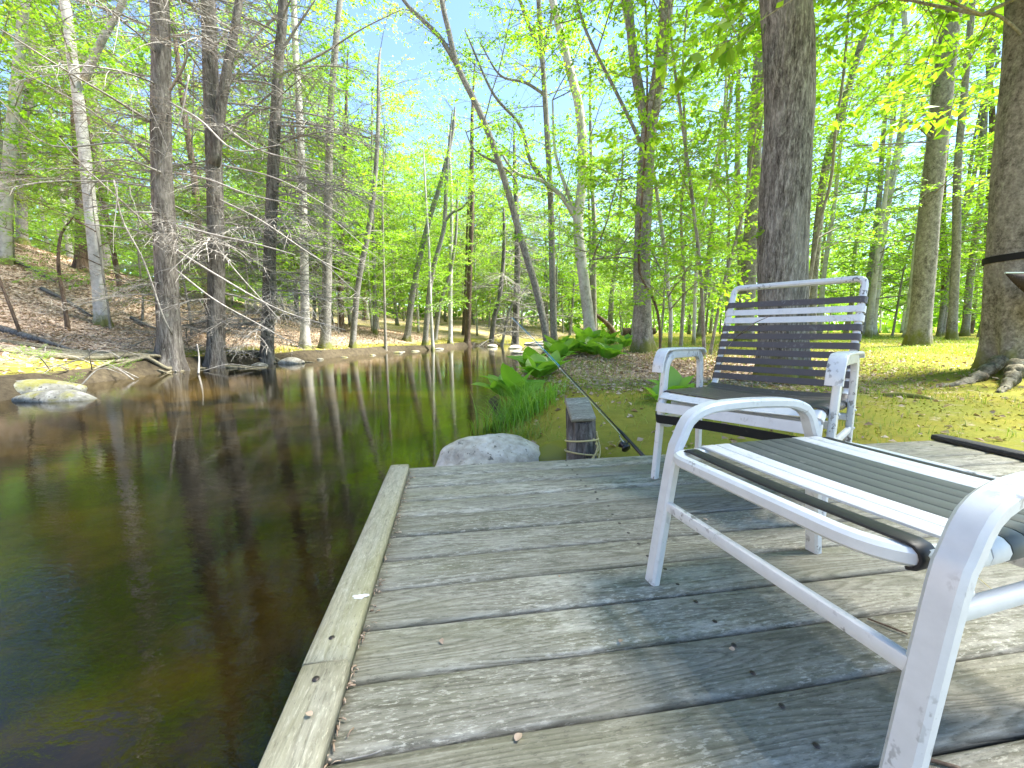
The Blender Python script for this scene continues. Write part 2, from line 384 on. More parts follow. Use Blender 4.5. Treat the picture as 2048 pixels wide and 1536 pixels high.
col = g.mix(g.ramp(f2, [(.4, 0.0), (.6, 1.0)]), col, soil)
col = g.mix(sep.outputs[2], col, bedc)
l.new(col, b.inputs['Base Color']); b.inputs['Roughness'].default_value = .95; b.inputs['Specular IOR Level'].default_value = .1
hgt = g.math('ADD', g.math('MULTIPLY', sc_.outputs[0], .5), n2)
l.new(g.bump(hgt, .5, .03), b.inputs['Normal'])
gme = mesh('ground', np.stack([X, Y, Z], -1).reshape(-1, 3), fa, m)
xl, xr = banks(Y); SL = xl - X; SR = X - xr
mossf = np.where(SL > SR, .66 * sstep(3.4, .8, SL) + .30 * (fbm(X * .4, Y * .4, 3, 5) - .3), .66 + .45 * (fbm(X * .45, Y * .45, 3, 8) - .45) + .25 * sstep(4, 8, X) + .15 * sstep(12, 25, Y))
litr = np.exp(-(((X - 2.3) / 2.0) ** 2 + ((Y - 7.2) / 1.9) ** 2)); mossf = mossf - .75 * litr * (SR > 0) + .45 * sstep(24, 38, Y)
soilf = np.where(SL > SR, sstep(1.2, .1, SL) * .95, sstep(.45, .0, SR) * .8)
zc = np.stack([np.clip(soilf, 0, 1), np.clip(mossf, 0, 1), sstep(WZ - .08, WZ - .22, Z), np.ones_like(Z)], -1)
at = gme.color_attributes.new('zone', 'FLOAT_COLOR', 'POINT'); at.data.foreach_set('color', zc.astype(np.float32).ravel())
tag(obj('ground', gme), kind='structure')

# water: clear, tea-coloured, rippled
m, n, l, b = nm('stream_water'); g = G(m); n.remove(b)
c1 = g.coord('Object', (1.0, 2.6, 1)); c2 = g.coord('Object', (1, 1, 1))
r1 = g.noise(c1, 4.6, 4, .55, None, .3); r2 = g.noise(g.coord('Object', (1, 1.7, 1)), 17.0, 3, .6, None, .5); r3 = g.noise(c2, .35, 2, .5)
rip = g.math('ADD', r1, g.math('MULTIPLY', g.math('MULTIPLY', r2, g.ramp(r3, [(.42, .05), (.62, .9)])), 1.1))
nr = g.bump(rip, .030, .045)
fr = g.node('ShaderNodeFresnel'); fr.inputs['IOR'].default_value = 1.38; l.new(nr, fr.inputs['Normal'])
gl = g.node('ShaderNodeBsdfGlossy'); gl.inputs['Roughness'].default_value = .004; gl.inputs['Color'].default_value = (1, 1, 1, 1); l.new(nr, gl.inputs['Normal'])
tr = g.node('ShaderNodeBsdfTransparent'); tr.inputs['Color'].default_value = (.62, .57, .28, 1)
mx = g.node('ShaderNodeMixShader'); l.new(fr.outputs[0], mx.inputs[0]); l.new(tr.outputs[0], mx.inputs[1]); l.new(gl.outputs[0], mx.inputs[2])
l.new(mx.outputs[0], n['Material Output'].inputs[0])
tag(obj('stream_water', mesh('stream_water', [(-40, -28, WZ), (60, -28, WZ), (60, 75, WZ), (-40, 75, WZ)], [(0, 1, 2, 3)], m, False)), kind='structure')
#PART2
# ------------------------------------------------------------------ the deck
DA = math.radians(9.0); E1 = np.array([math.cos(DA), math.sin(DA), 0]); E2 = np.array([-math.sin(DA), math.cos(DA), 0]); EZ = np.array([0, 0, 1.0])
deck = empty('wooden_deck', (0, 0, -.3), 'weathered grey plank deck at the edge of the stream', 'deck')
def dk(a, b_, z): return Vector(E1 * a + E2 * b_ + EZ * (z + .3))
def plank_mesh(L, W, T, seed, n=36):
    """board along X, top at z = 0, rounded and slightly wavy edges"""
    rr = np.random.default_rng(seed); xs = np.linspace(-L / 2, L / 2, n)
    prof = [(-.5, -T), (-.5, -.010), (-.478, -.003), (-.44, 0), (-.15, .0006), (.15, .0), (.44, 0), (.478, -.003), (.5, -.010), (.5, -T)]
    e0 = (vnoise(xs * 2.2, xs * 0 + seed, 1) - .5) * .005; e1 = (vnoise(xs * 2.2, xs * 0 + seed, 2) - .5) * .005
    cup = rr.uniform(-.0016, .0016); tw = rr.uniform(-.0022, .0022); V = []
    for x, a, c in zip(xs, e0, e1):
        for py, pz in prof: V.append((x, py * W + (a if py < 0 else c) + 0, pz + cup * (1 - 4 * py * py) + tw * x / L + (vnoise(np.array(x * 5.), np.array(py * 8 + seed), 3) - .5) * .0012 * (pz > -.02)))
    k = len(prof); f = []
    for i in range(n - 1):
        for a in range(k): bq = (a + 1) % k; f.append((i * k + a, (i + 1) * k + a, (i + 1) * k + bq, i * k + bq))
    f.append(tuple(range(k))); f.append(tuple((n - 1) * k + a for a in range(k - 1, -1, -1)))
    return V, f
EDGE = [1.986 - .1405 * i for i in range(23)]
for i, e in enumerate(EDGE):
    V, f = plank_mesh(3.36, .1352, .034, 40 + i)
    o = obj('plank', mesh('plank', V, f, M_DECK), deck, dk(1.41 + random.uniform(-.012, .012), e - .07, random.uniform(-.002, .002)), (0, 0, DA + math.radians(random.uniform(-.12, .12))))
# edge rails: flat two-by-fours lying on the plank ends
def rail(name, a, b0, b1, w, t, mat, skew=0.0, seed=3):
    V, f = plank_mesh(b1 - b0, w, t, seed, 26)
    return obj(name, mesh(name, V, f, mat), deck, dk(a, (b0 + b1) / 2, t + .002), (0, 0, DA + math.pi / 2 + skew))
rail('edge_board', -.2585, .742, 1.915, .089, .036, M_RAIL, 0.0, 5)
rail('edge_board', -.2505, -1.2, .738, .089, .034, M_RAIL, math.radians(.35), 9)
rail('edge_board', 3.075, .2, 1.99, .09, .032, M_DARKB, math.radians(-2.0), 13)
# skirt, joists and posts under the planks
for nm_, c, d in (('skirt_board', (-.285, .4, -.115), (.03, 3.1, .15)), ('skirt_board', (1.39, 1.955, -.115), (3.3, .03, .15)), ('joist', (.6, .4, -.115), (.04, 3.0, .15)), ('joist', (1.7, .4, -.115), (.04, 3.0, .15)), ('joist', (2.9, .4, -.115), (.04, 3.0, .15)), ('support_post', (-.24, 1.6, -.5), (.09, .09, .62)), ('support_post', (-.24, .3, -.5), (.09, .09, .62))):
    mb = MB(); box(mb, (0, 0, 0), d, bev=.004); obj(nm_, mb.mesh(nm_, M_RAIL), deck, dk(*c), (0, 0, DA))
# screw heads
mb = MB(); a = np.arange(8) * math.pi / 4
mb.add(np.vstack([np.c_[np.cos(a) * .0052, np.sin(a) * .0052, a * 0], np.c_[np.cos(a) * .0042, np.sin(a) * .0042, a * 0 + .0012]]), [(i, (i + 1) % 8, 8 + (i + 1) % 8, 8 + i) for i in range(8)] + [tuple(range(8, 16))])
scr = mb.mesh('screw', P_SCREW)
for e in EDGE[:12]:
    for a_ in (.6, 1.7, 2.9):
        for q in (.035, .105): obj('screw', scr, deck, dk(a_ + random.uniform(-.012, .012), e - q, .0016), scale=1.15)
for b_ in (.70, .80, 1.8, .35): obj('screw', scr, deck, dk(-.262, b_, .0385), scale=1.3)
mb = MB(); rr = .016
for (cx, cy, s_) in ((0, 0, 1), (.012, .006, .6), (-.012, .003, .5)):
    mb.add(np.c_[cx + np.cos(a) * rr * s_ * R.uniform(.6, 1.2, 8), cy + .7 * np.sin(a) * rr * s_ * R.uniform(.6, 1.2, 8), a * 0 + s_ * .0004], [tuple(range(8))])
obj('paint_mark', mb.mesh('paint_mark', P_SPOT), deck, dk(-.232, .925, .0392))

# ------------------------------------------------------------------ strap furniture
def ribbon(path, wdir, w, t=.005, ends=True):
    """strap: path n x 3 (a planar curve), extruded by w along wdir with soft edges"""
    P = np.asarray(path, float); wdir = np.asarray(wdir, float)
    T = np.gradient(P, axis=0); T /= np.linalg.norm(T, axis=1)[:, None]; Nn = np.cross(T, wdir); Nn /= np.linalg.norm(Nn, axis=1)[:, None]
    prof = [(-w / 2, -t * .5), (-w / 2, t * .2), (-w / 2 + t * .6, t * .5), (w / 2 - t * .6, t * .5), (w / 2, t * .2), (w / 2, -t * .5)]
    V = np.array([[p + wdir * a + nn * bq for a, bq in prof] for p, nn in zip(P, Nn)]).reshape(-1, 3); k = len(prof); f = []
    for i in range(len(P) - 1):
        for q in range(k): z = (q + 1) % k; f.append((i * k + q, i * k + z, (i + 1) * k + z, (i + 1) * k + q))
    f.append(tuple(range(k - 1, -1, -1))); f.append(tuple((len(P) - 1) * k + q for q in range(k))); return V, f
def strap_path(x0, x1, rad, sag, origin, ax, an):
    """from under one rail, round it, across, round the other; ax across, an outward normal"""
    pts = []
    for th in np.linspace(-.45 * math.pi, .5 * math.pi, 7): pts.append((x0 - rad * math.cos(th), rad * math.sin(th)))
    for t in np.linspace(.08, .92, 7): pts.append((x0 + (x1 - x0) * t, rad - sag * 4 * t * (1 - t)))
    for th in np.linspace(.5 * math.pi, -.45 * math.pi, 7): pts.append((x1 + rad * math.cos(th), rad * math.sin(th)))
    return np.array([np.asarray(origin) + np.asarray(ax) * a + np.asarray(an) * bq for a, bq in pts])
def rivet(parent, p, nrm, r=.007):
    q = Vector(nrm).to_track_quat('Z', 'Y'); mb = MB(); V = []; k = 8
    for h, s_ in ((0, 1), (.45, .85), (.75, .45)): V += [(r * s_ * math.cos(i * math.pi / 4), r * s_ * math.sin(i * math.pi / 4), h * r) for i in range(k)]
    mb.add(V, [(j * k + i, j * k + (i + 1) % k, (j + 1) * k + (i + 1) % k, (j + 1) * k + i) for j in range(2) for i in range(k)] + [tuple(range(2 * k, 3 * k))])
    o = obj('rivet', mb.mesh('rivet', P_WHITE), parent, p); o.rotation_euler = q.to_euler(); return o

# --- the chair: local x = towards the nearer arm, y = towards the back, z up
CW = .624; CI = .034
chair = empty('strap_chair', (.686, 1.775, .002), 'white metal armchair with dark and white vinyl straps on the deck', 'chair', rz=-.832)
rnd_ = rrect(.028, .028, .007, 1)
def part(name, V, f, mat, parent, smooth=True):
    mb = MB(); mb.add(V, f); me = mb.mesh(name, mat, smooth); me.set_sharp_from_angle(angle=math.radians(38)); return obj(name, me, parent)
for x in (0.0, CW):
    P = fillet([(x, -.012, 0), (x, .02, .30), (x, .045, .585), (x, .42, .583), (x, .455, .30), (x, .475, 0)], [0, .3, .09, .07, .3, 0], 8)
    part('leg_frame', *sweep(P, rrect(.042, .024, .006), up=(0, 1, 0)), P_WHITE, chair)
    s = 1 if x else -1
    A = fillet([(x, -.034, .505), (x, -.030, .545), (x, .0, .605), (x, .12, .609), (x, .415, .603), (x, .44, .585)], .05, 6)
    part('armrest', *sweep(A, rrect(.012, .052, .005), up=(0, .5, 1)), P_WHITE, chair)
    part('side_stretcher', *sweep([(x, .0, .285), (x, .462, .275)], rrect(.026, .016, .004), up=(0, 0, 1)), P_WHITE, chair)
for y, z in ((.10, .345), (.43, .33)): part('cross_bar', *sweep([(.012, y, z), (CW - .012, y, z)], rrect(.028, .022, .005), up=(0, 0, 1)), P_WHITE, chair)
SIDE = [(.045, .262), (-.01, .268), (-.058, .30), (-.052, .375), (.0, .405), (.2, .395), (.47, .375), (.56, .405), (.722, .835), (.752, .905)]
sd2 = fillet([np.array(p) for p in SIDE], [0, .03, .04, .045, .05, .1, .06, .06, .2, 0], 7)
left = [np.array((CI, a, z)) for a, z in sd2]; top = [np.array((CW - CI, a, z)) for a, z in sd2[::-1]]
crv = fillet([left[-2], left[-1] + np.array([0, .012, .030]), top[0] + np.array([0, .012, .030]), top[1]], .085, 9)
part('seat_and_back_frame', *sweep(np.vstack([left[:-1], crv[1:-1], top[1:]]), rnd_, up=(0, 1, 0)), P_WHITE, chair)
ylen = np.concatenate([[0], np.cumsum(np.linalg.norm(np.diff(sd2, axis=0), axis=1))])
def side_at(s_):
    p = np.array([np.interp(s_, ylen, sd2[:, 0]), np.interp(s_, ylen, sd2[:, 1])]); q = np.array([np.interp(s_ + .004, ylen, sd2[:, 0]), np.interp(s_ + .004, ylen, sd2[:, 1])])
    t = (q - p) / np.linalg.norm(q - p); return p, t
def chair_strap(s_, mat, name, w=.0385):
    p, t = side_at(s_); nrm = np.array([0, -t[1], t[0]]); wd = np.array([0, t[0], t[1]])
    V, f = ribbon(strap_path(CI, CW - CI, .018, .004 if name == 'back_strap' else .012, (0, p[0], p[1]), (1, 0, 0), nrm), -wd, w)
    part(name, V, f, mat, chair)
s_top = np.interp(.83, sd2[40:, 1], ylen[40:]) if len(sd2) > 40 else ylen[-1] * .93
iz = np.argmin(np.abs(sd2[:, 1] - .83) + (sd2[:, 0] < .6) * 9); s_top = ylen[iz]
ib = np.argmin(np.abs(sd2[:, 1] - .445) + (sd2[:, 0] < .5) * 9); s_bot = ylen[ib]
for i, c in enumerate('DWWDDDDDDD'): chair_strap(s_top + (s_bot - s_top) * i / 9.0, {'D': P_STRD, 'W': P_STRW}[c], 'back_strap', .0315)
i0 = np.argmin(np.hypot(sd2[:, 0] + .06, sd2[:, 1] - .305)); s0 = ylen[i0]; i1 = np.argmin(np.hypot(sd2[:, 0] - .52, sd2[:, 1] - .385)); s1 = ylen[i1]
cols = 'KWWDDDDDDDDDDDD'; nS = len(cols)
for i, c in enumerate(cols): chair_strap(s0 + (s1 - s0) * i / (nS - 1.0), {'D': P_STRD, 'W': P_STRW, 'K': P_BLACK}[c], 'seat_strap', .0405)
for x in (-.013, CW + .013):
    for y, z in ((.015, .29), (.463, .28), (.03, .40), (.45, .36)): rivet(chair, (x, y, z), (-1 if x < 0 else 1, 0, 0), .006)
# bare twig caught on the backrest
tw = empty('twig', (0, 0, 0), 'thin bare twig caught on the chair back', 'twig')
mb = MB()
for px in ([(1440, 735), (1452, 700), (1475, 672), (1500, 652), (1512, 650)], [(1475, 672), (1495, 660), (1511, 647), (1530, 655)], [(1505, 648), (1522, 640), (1545, 630)]):
    P = spline([at_y(u, v, 1.98 - (u - 1440) * .0011) for u, v in px], 10); mb.add(*tube(P, np.linspace(.0022, .0010, 10), 5))
obj('stem', mb.mesh('stem', B_BRN), tw)

# --- the footstool: local x = long side towards the camera, y = across, z up
foot = empty('strap_footstool', (.387, .991, .002), 'white metal footstool with grey, white and black straps nearest the camera', 'footstool', rz=.268 - math.pi / 2)
LH = .548; WB = .585
for a_ in (0.0, LH):
    hz = [(0, 0), (.045, .34), (.062, .40), (.088, .452), (.135, .476), (.19, .484), (.292, .487)]
    hz = hz + [(WB - y, z) for y, z in hz[-2::-1]]
    P = spline([(a_, y, z * (1 if a_ == 0 else .972)) for y, z in hz], 60)
    part('hoop_leg', *sweep(P, rrect(.040, .027, .006, 1), up=(1, 0, 0)), P_WHITE, foot)
for y0, y1 in ((.028, .028), (WB - .028, WB - .028)):
    part('stretcher', *sweep([(.012, y0, .222), (LH - .012, y1, .222)], rrect(.026, .018, .004), up=(0, 0, 1)), P_WHITE, foot)
part('cross_bar', *sweep([(LH - .004, .06, .30), (LH - .004, WB - .06, .30)], rrect(.024, .018, .004), up=(0, 0, 1)), P_WHITE, foot)
ra, rb = .028, LH - .030; zl_ = .362
loop = fillet([(ra + .1, .022, zl_), (rb, .022, zl_), (rb, WB - .022, zl_), (ra, WB - .022, zl_), (ra, .022, zl_), (ra + .1, .022, zl_)], .105, 9)
part('seat_loop', *sweep(loop[:-1], rrect(.028, .030, .006, 1), up=(0, 0, 1), closed=True), P_WHITE, foot)
def foot_strap(y, w, mat):
    ins = .105 - math.sqrt(max(.105 ** 2 - max(0, .127 - min(y, WB - y)) ** 2, 0))
    V, f = ribbon(strap_path(ra + ins, rb - ins, .0195, .004, (0, y, zl_), (1, 0, 0), (0, 0, 1)), (0, 1, 0), w, .006); part('seat_strap', V, f, mat, foot)
fs = [(.066, .034, P_BLACK), (.137, .041, P_STRW), (.1815, .041, P_STRW)]
y = .1815
for c in (P_STRG,) * 5 + (P_STRW, P_STRW): y += .0445; fs.append((y, .0405, c))
fs.append((.585 - .066, .03, P_BLACK))
for q in fs: foot_strap(*q)
for a_ in (0, LH):
    sx = -1 if a_ == 0 else 1
    for y in (.048, WB - .048):
        rivet(foot, (a_ + sx * .0125, y + (.012 if y < .3 else -.012), .345), (sx, 0, 0), .008)
        for z, dy in ((.197, .0), (.172, -.004)): rivet(foot, (a_ + sx * .0125, (.030 + dy) if y < .3 else WB - .030 - dy, z), (sx, 0, 0), .006)
# ------------------------------------------------------------------ branch and leaf meshes shared by the trees
def leaf_quads(pos, dirs, nrm, size, asp=.55, fold=.25):
    """pos,dirs,nrm n x 3: each leaf a bent kite of two triangles pairs (4 verts, 2 tris)"""
    d = dirs / (np.linalg.norm(dirs, axis=1)[:, None] + 1e-9); nrm = nrm - d * (nrm * d).sum(1)[:, None]; nrm /= np.linalg.norm(nrm, axis=1)[:, None] + 1e-9
    s = np.cross(d, nrm); L = size[:, None]
    a = pos; c = pos + d * L; m_ = pos + d * L * .48
    l_ = m_ + s * L * asp * .5 + nrm * L * asp * fold * .5; r_ = m_ - s * L * asp * .5 + nrm * L * asp * fold * .5
    V = np.stack([a, l_, c, r_], 1).reshape(-1, 3); n = len(pos); i = np.arange(n)[:, None] * 4
    return V, np.vstack([i + np.array([[0, 2, 1]]), i + np.array([[0, 3, 2]])])
def tri_tube(P, r, k=4):
    V, f = tube(P, r, k, cap=False); f = np.array(f); return V, np.vstack([f[:, [0, 1, 2]], f[:, [0, 2, 3]]])
def spray(name, seed, L=3.0, nsub=14, sub=.42, nleaf=8, lsz=.075, flat=.35, droop=.10, rise=.15, leafmat=None, barkmat=None, asp=.55, rad=.016, order3=True, gaps=.15):
    rr = np.random.default_rng(seed); Vs = []; Fs = []; Ms = []; n0 = 0
    def add(V, f, m_):
        nonlocal n0
        Vs.append(V); Fs.append(f + n0); Ms.append(np.full(len(f), m_)); n0 += len(V)
    t = np.linspace(0, 1, 9); wig = np.cumsum(rr.normal(0, .035, (9, 2)), 0) * L * .35
    main = np.c_[t * L, wig[:, 0] * t, rise * L * t - droop * L * t ** 2.2 + wig[:, 1] * t * .6]
    add(*tri_tube(main, rad * (1 - .85 * t), 4), 0)
    LP, LD, LN, LS = [], [], [], []
    side = 1
    for j in range(nsub):
        s = .12 + .86 * (j + rr.uniform(-.3, .3)) / nsub; s = min(max(s, .08), .98); side = -side
        if rr.random() < gaps: continue
        p0 = np.array([np.interp(s, t, main[:, k]) for k in range(3)])
        ang = side * rr.uniform(.55, 1.15); ln = L * sub * (1.05 - .75 * s) * rr.uniform(.6, 1.15)
        dr = np.array([math.cos(ang), math.sin(ang), rr.normal(.02, .16 + flat * .4)]); q = np.linspace(0, 1, 5)
        tw_ = p0 + np.outer(q * ln, dr) + np.c_[q * 0, q * 0, -droop * 1.2 * ln * q ** 2] + np.cumsum(rr.normal(0, .02 * ln, (5, 3)), 0)
        add(*tri_tube(tw_, rad * .42 * (1 - .75 * q) * (1.1 - .5 * s), 3), 0)
        subs = [tw_]
        if order3:
            for k in range(int(2 + ln * 3.0)):
                ss = rr.uniform(.2, .95); b0 = np.array([np.interp(ss, q, tw_[:, c]) for c in range(3)]); a2 = ang + rr.choice([-1, 1]) * rr.uniform(.5, 1.0)
                l2 = ln * rr.uniform(.25, .5); dd = np.array([math.cos(a2), math.sin(a2), rr.normal(0, .12 + flat * .3)])
                t2 = b0 + np.outer(np.linspace(0, 1, 3) * l2, dd) + np.c_[np.zeros(3), np.zeros(3), [0, -.02 * l2, -droop * l2]]
                add(*tri_tube(t2, rad * .2 * np.array([1, .7, .35]), 3), 0); subs.append(t2)
        for tw2 in subs:
            ll = np.linalg.norm(tw2[-1] - tw2[0]); nl = max(2, int(nleaf * (.3 + ll * 1.6)))
            if leafmat is None: continue
            for k in range(nl):
                ss = rr.uniform(.12, 1.03); u_ = np.linspace(0, 1, len(tw2)); b0 = np.array([np.interp(ss, u_, tw2[:, c]) for c in range(3)])
                ax = tw2[-1] - tw2[0]; ax /= np.linalg.norm(ax) + 1e-9; sd_ = np.cross(ax, [0, 0, 1]) * rr.choice([-1, 1])
                LP.append(b0 + rr.normal(0, .012, 3)); LD.append(ax * rr.uniform(.2, 1) + sd_ * rr.uniform(.3, 1) + np.array([0, 0, rr.normal(-.15, .25)]))
                LN.append(np.array([0, 0, 1]) + rr.normal(0, flat, 3)); LS.append(lsz * rr.uniform(.45, 1.4))
    if LP:
        V, f = leaf_quads(np.array(LP), np.array(LD), np.array(LN), np.array(LS), asp); add(V, f, 1)
    return mesh(name, np.vstack(Vs), np.vstack(Fs), [barkmat or B_THIN] + ([leafmat] if leafmat else []), False, np.concatenate(Ms))
SP_BEECH = [spray('leafy_branch', 100 + i, 2.6, 15, .45, 9, .082, .32, .10, .14, L_BEECH) for i in range(6)]
SP_CANOPY = [spray('leafy_branch', 200 + i, 3.2, 17, .5, 9, .10, .6, .02, .35, L_BEECH) for i in range(5)]
SP_YEL = [spray('leafy_branch', 300 + i, 3.0, 16, .48, 7, .085, .6, .03, .32, L_YEL) for i in range(3)]
SP_HEM = [spray('leafy_branch', 400 + i, 2.4, 17, .40, 16, .075, .25, .18, .08, L_HEM, B_BRN, .22) for i in range(4)]
SP_SPARSE = [spray('leafy_branch', 450 + i, 3.0, 14, .5, 3, .085, .5, .02, .4, L_BEECH, B_THIN) for i in range(3)]
SP_DEAD = [spray('dead_branch', 500 + i, 2.6, 24, .55, 0, .05, .6, .24, .06, None, B_TWIG, rad=.026, gaps=.05) for i in range(7)]

# ------------------------------------------------------------------ trees
def trunk_mesh(P, rad, bark, k=14, flare=1.0, seed=0, rough=.06, fine=0):
    """P m x 3 (relative), rad m; buttressed foot and uneven girth"""
    L = np.linalg.norm(np.diff(P, axis=0), axis=1).sum(); n = int(min(max(L / .22, 18), 60)) if not fine else fine
    Q = spline(np.c_[P, rad], n); h = np.concatenate([[0], np.cumsum(np.linalg.norm(np.diff(Q[:, :3], axis=0), axis=1))])
    T, N, B = frames(Q[:, :3], (0.05, 1, 0)); a = np.arange(k) * 2 * math.pi / k; r = Q[:, 3]
    nb = 4 + seed % 3; ph = seed * 1.7
    fl = flare * np.exp(-np.clip(h - .22, -.1, None) / (.85 * rad[0] + .10))
    rel = 1 + fl[:, None] * (.55 + .55 * np.cos(nb * a + ph)[None, :] + .25 * np.cos((nb + 3) * a + ph * 2)[None, :]) \
        + rough * (vnoise(np.cos(a)[None, :] * 1.6 + h[:, None] * .9 + seed, np.sin(a)[None, :] * 1.6 + h[:, None] * .35, seed) - .5) * 2
    rr_ = r[:, None] * rel
    if fine:
        u_ = a[None, :] * rad[0]; w_ = h[:, None] + 0 * u_
        rid = np.abs(vnoise(u_ * 34 + 4 * vnoise(u_ * 9, w_ * 3, 5), w_ * 7.0, seed) - .5) + .5 * np.abs(vnoise(u_ * 60, w_ * 14, seed + 3) - .5)
        rr_ = rr_ + (np.clip(rid, 0, .34) - .2) * .035
    V = Q[:, None, :3] + rr_[:, :, None] * (np.cos(a)[None, :, None] * N[:, None, :] + np.sin(a)[None, :, None] * B[:, None, :])
    i = np.arange(n - 1)[:, None] * k; q = np.arange(k)[None, :]
    f = np.stack([i + q, i + (q + 1) % k, i + k + (q + 1) % k, i + k + q], -1).reshape(-1, 4)
    return mesh('trunk', V.reshape(-1, 3), f, bark)
def place_branch(parent, name, me, p, az, el, sc, roll=0.0):
    o = bpy.data.objects.new(name, me); C.objects.link(o); o.parent = parent; o.location = p
    o.rotation_euler = (roll, -el, az); o.scale = (sc, sc * random.uniform(.8, 1.15), sc); return o
def px_tree(name, label, px, Y0, w, bark, cat='tree', group=None, height=14, Y1=None, limbs=(), sprays=SP_BEECH, nspr=14, zmin=2.0, ssc=(.7, 1.3), el=(-.05, .5), dead=0, dz=(.8, 9), dsc=(.5, 1.2), flare=.7, k=14, seed=None, fine=0, taper=.45, extra=None, flr=None):
    seed = int(Y0 * 13 + px[0][0]) % 97 if seed is None else seed
    rng = random.Random(seed * 7 + 1)
    Y1 = Y0 if Y1 is None else Y1; n = len(px)
    pts = [at_y(u, v, Y0 + (Y1 - Y0) * i / max(n - 1, 1)) for i, (u, v) in enumerate(px)]
    gz = float(ground(pts[0][0], pts[0][1])); d0 = pts[1] - pts[0]
    base = np.array([pts[0][0], pts[0][1], gz]); pts[0] = base + np.array([0, 0, -.25])
    if pts[1][2] < gz + .3: pts.pop(1)
    rad0 = w / F * Y0 / 2 * .93
    while pts[-1][2] < gz + height:
        d = pts[-1] - pts[-2]; d = d / np.linalg.norm(d); d = d * .8 + np.array([rng.uniform(-.12, .12), rng.uniform(-.12, .12), .3]); d /= np.linalg.norm(d)
        pts.append(pts[-1] + d * min(3.0, max(1.0, gz + height - pts[-1][2])))
    pts = np.array(pts); hh = np.concatenate([[0], np.cumsum(np.linalg.norm(np.diff(pts, axis=0), axis=1))]); tot = hh[-1]
    rad = rad0 * (1 - (1 - taper) * np.clip(hh / tot, 0, 1) ** 1.1); rad[-1] *= .4
    root = empty(name, base, label, cat, group)
    obj('trunk', trunk_mesh(pts - base, rad, bark, k, flare, seed, fine=fine), root)
    def on(h_):
        return np.array([np.interp(h_, hh, pts[:, c]) for c in range(3)]) - base, np.interp(h_, hh, rad)
    lims = []
    for lp in limbs:                                              # limb: (pixels, depth, width at its root)
        P = np.array([at_y(u, v, lp[1] + (lp[3] if len(lp) > 3 else 0) * i / max(len(lp[0]) - 1, 1)) for i, (u, v) in enumerate(lp[0])]) - base
        r0 = lp[2] / F * lp[1] / 2; ext = P[-1] - P[-2]; ext /= np.linalg.norm(ext)
        if lp[0][-1][1] < 60: P = np.vstack([P, P[-1] + (ext + np.array([0, 0, .3])) * 2.5])
        Q = spline(P, 22); obj('limb', MB().add(*tube(Q, r0 * np.linspace(1, .35, 22), 8)).mesh('limb', bark), root); lims.append((Q, r0))
    for i in range(nspr):
        if lims and rng.random() < .5:
            Q, r0 = rng.choice(lims); p = Q[rng.randrange(5, 22)]; rr0 = .02
        else: p, rr0 = on(zmin + (tot - zmin) * (i + rng.random()) / nspr)
        me = rng.choice(sprays); az = rng.uniform(0, 2 * math.pi)
        place_branch(root, 'leafy_branch', me, p, az, rng.uniform(*el), rng.uniform(*ssc), rng.uniform(-.2, .2))
    for i in range(dead):
        p, rr0 = on(dz[0] + (dz[1] - dz[0]) * (i + rng.random()) / dead); az = rng.uniform(0, 2 * math.pi)
        place_branch(root, 'dead_branch', rng.choice(SP_DEAD), p, az, rng.uniform(-.25, .35), rng.uniform(*dsc), rng.uniform(-.3, .3))
    if extra:
        for P_, r0, r1 in extra:
            P = spline(np.array([at_y(u, v, y) for u, v, y in P_]) - base, 16)
            obj('dead_branch', MB().add(*tube(P, np.linspace(r0, r1, 16), 6)).mesh('dead_branch', B_TWIG), root)
    return root, on, base
LK = dict(height=15)
# --- left bank, hemlocks standing in the water's edge
ex1 = [([(312, 250, 10.8), (215, 190, 9.6), (130, 140, 8.8), (0, 58, 7.8)], .04, .012), ([(305, 330, 10.8), (200, 235, 9.8), (110, 180, 9.2), (25, 135, 8.6)], .035, .01),
       ([(318, 470, 10.7), (235, 395, 9.7), (165, 330, 9.2), (118, 275, 8.8)], .03, .01), ([(340, 205, 10.6), (400, 240, 10), (470, 300, 9.5), (560, 290, 9)], .03, .01),
       ([(322, 345, 10.6), (255, 320, 10.1), (180, 325, 9.7)], .03, .012), ([(350, 345, 10.6), (420, 360, 10), (500, 390, 9.4), (600, 410, 9)], .032, .01),
       ([(350, 450, 10.6), (430, 470, 10), (520, 490, 9.6), (590, 510, 9.2)], .035, .012), ([(322, 425, 10.7), (290, 425, 10.3), (256, 424, 10.1)], .032, .022),
       ([(322, 478, 10.7), (260, 458, 10.2), (168, 448, 9.8)], .03, .012), ([(228, 360, 9.6), (245, 440, 9.7), (282, 510, 9.8), (305, 570, 9.9), (325, 630, 10), (345, 670, 10.2)], .016, .022),
       ([(340, 180, 10.5), (372, 120, 10), (370, 60, 9.8), (360, 0, 9.5)], .035, .014), ([(378, 150, 10), (360, 240, 9.9), (330, 310, 9.9), (300, 370, 9.9)], .02, .01),
       ([(352, 500, 10.5), (450, 560, 10), (560, 620, 9.6), (690, 660, 9.2)], .03, .008), ([(352, 540, 10.5), (430, 600, 10.1), (520, 650, 9.8), (610, 700, 9.6)], .024, .007),
       ([(318, 300, 10.8), (240, 285, 10.2), (100, 290, 9.4), (0, 200, 8.6)], .026, .008)]
t1, on1, b1 = px_tree('hemlock_tree', 'broad grey hemlock trunk at the water, foremost and leftmost of the bare-branched three', [(340, 745), (334, 560), (322, 300), (318, 0)], 10.8, 42, B_HEM, group='hemlocks on the far bank', height=16, sprays=SP_HEM, nspr=10, zmin=9.5, dead=40, dz=(1.2, 11), flare=.8, k=22, extra=ex1, **{})
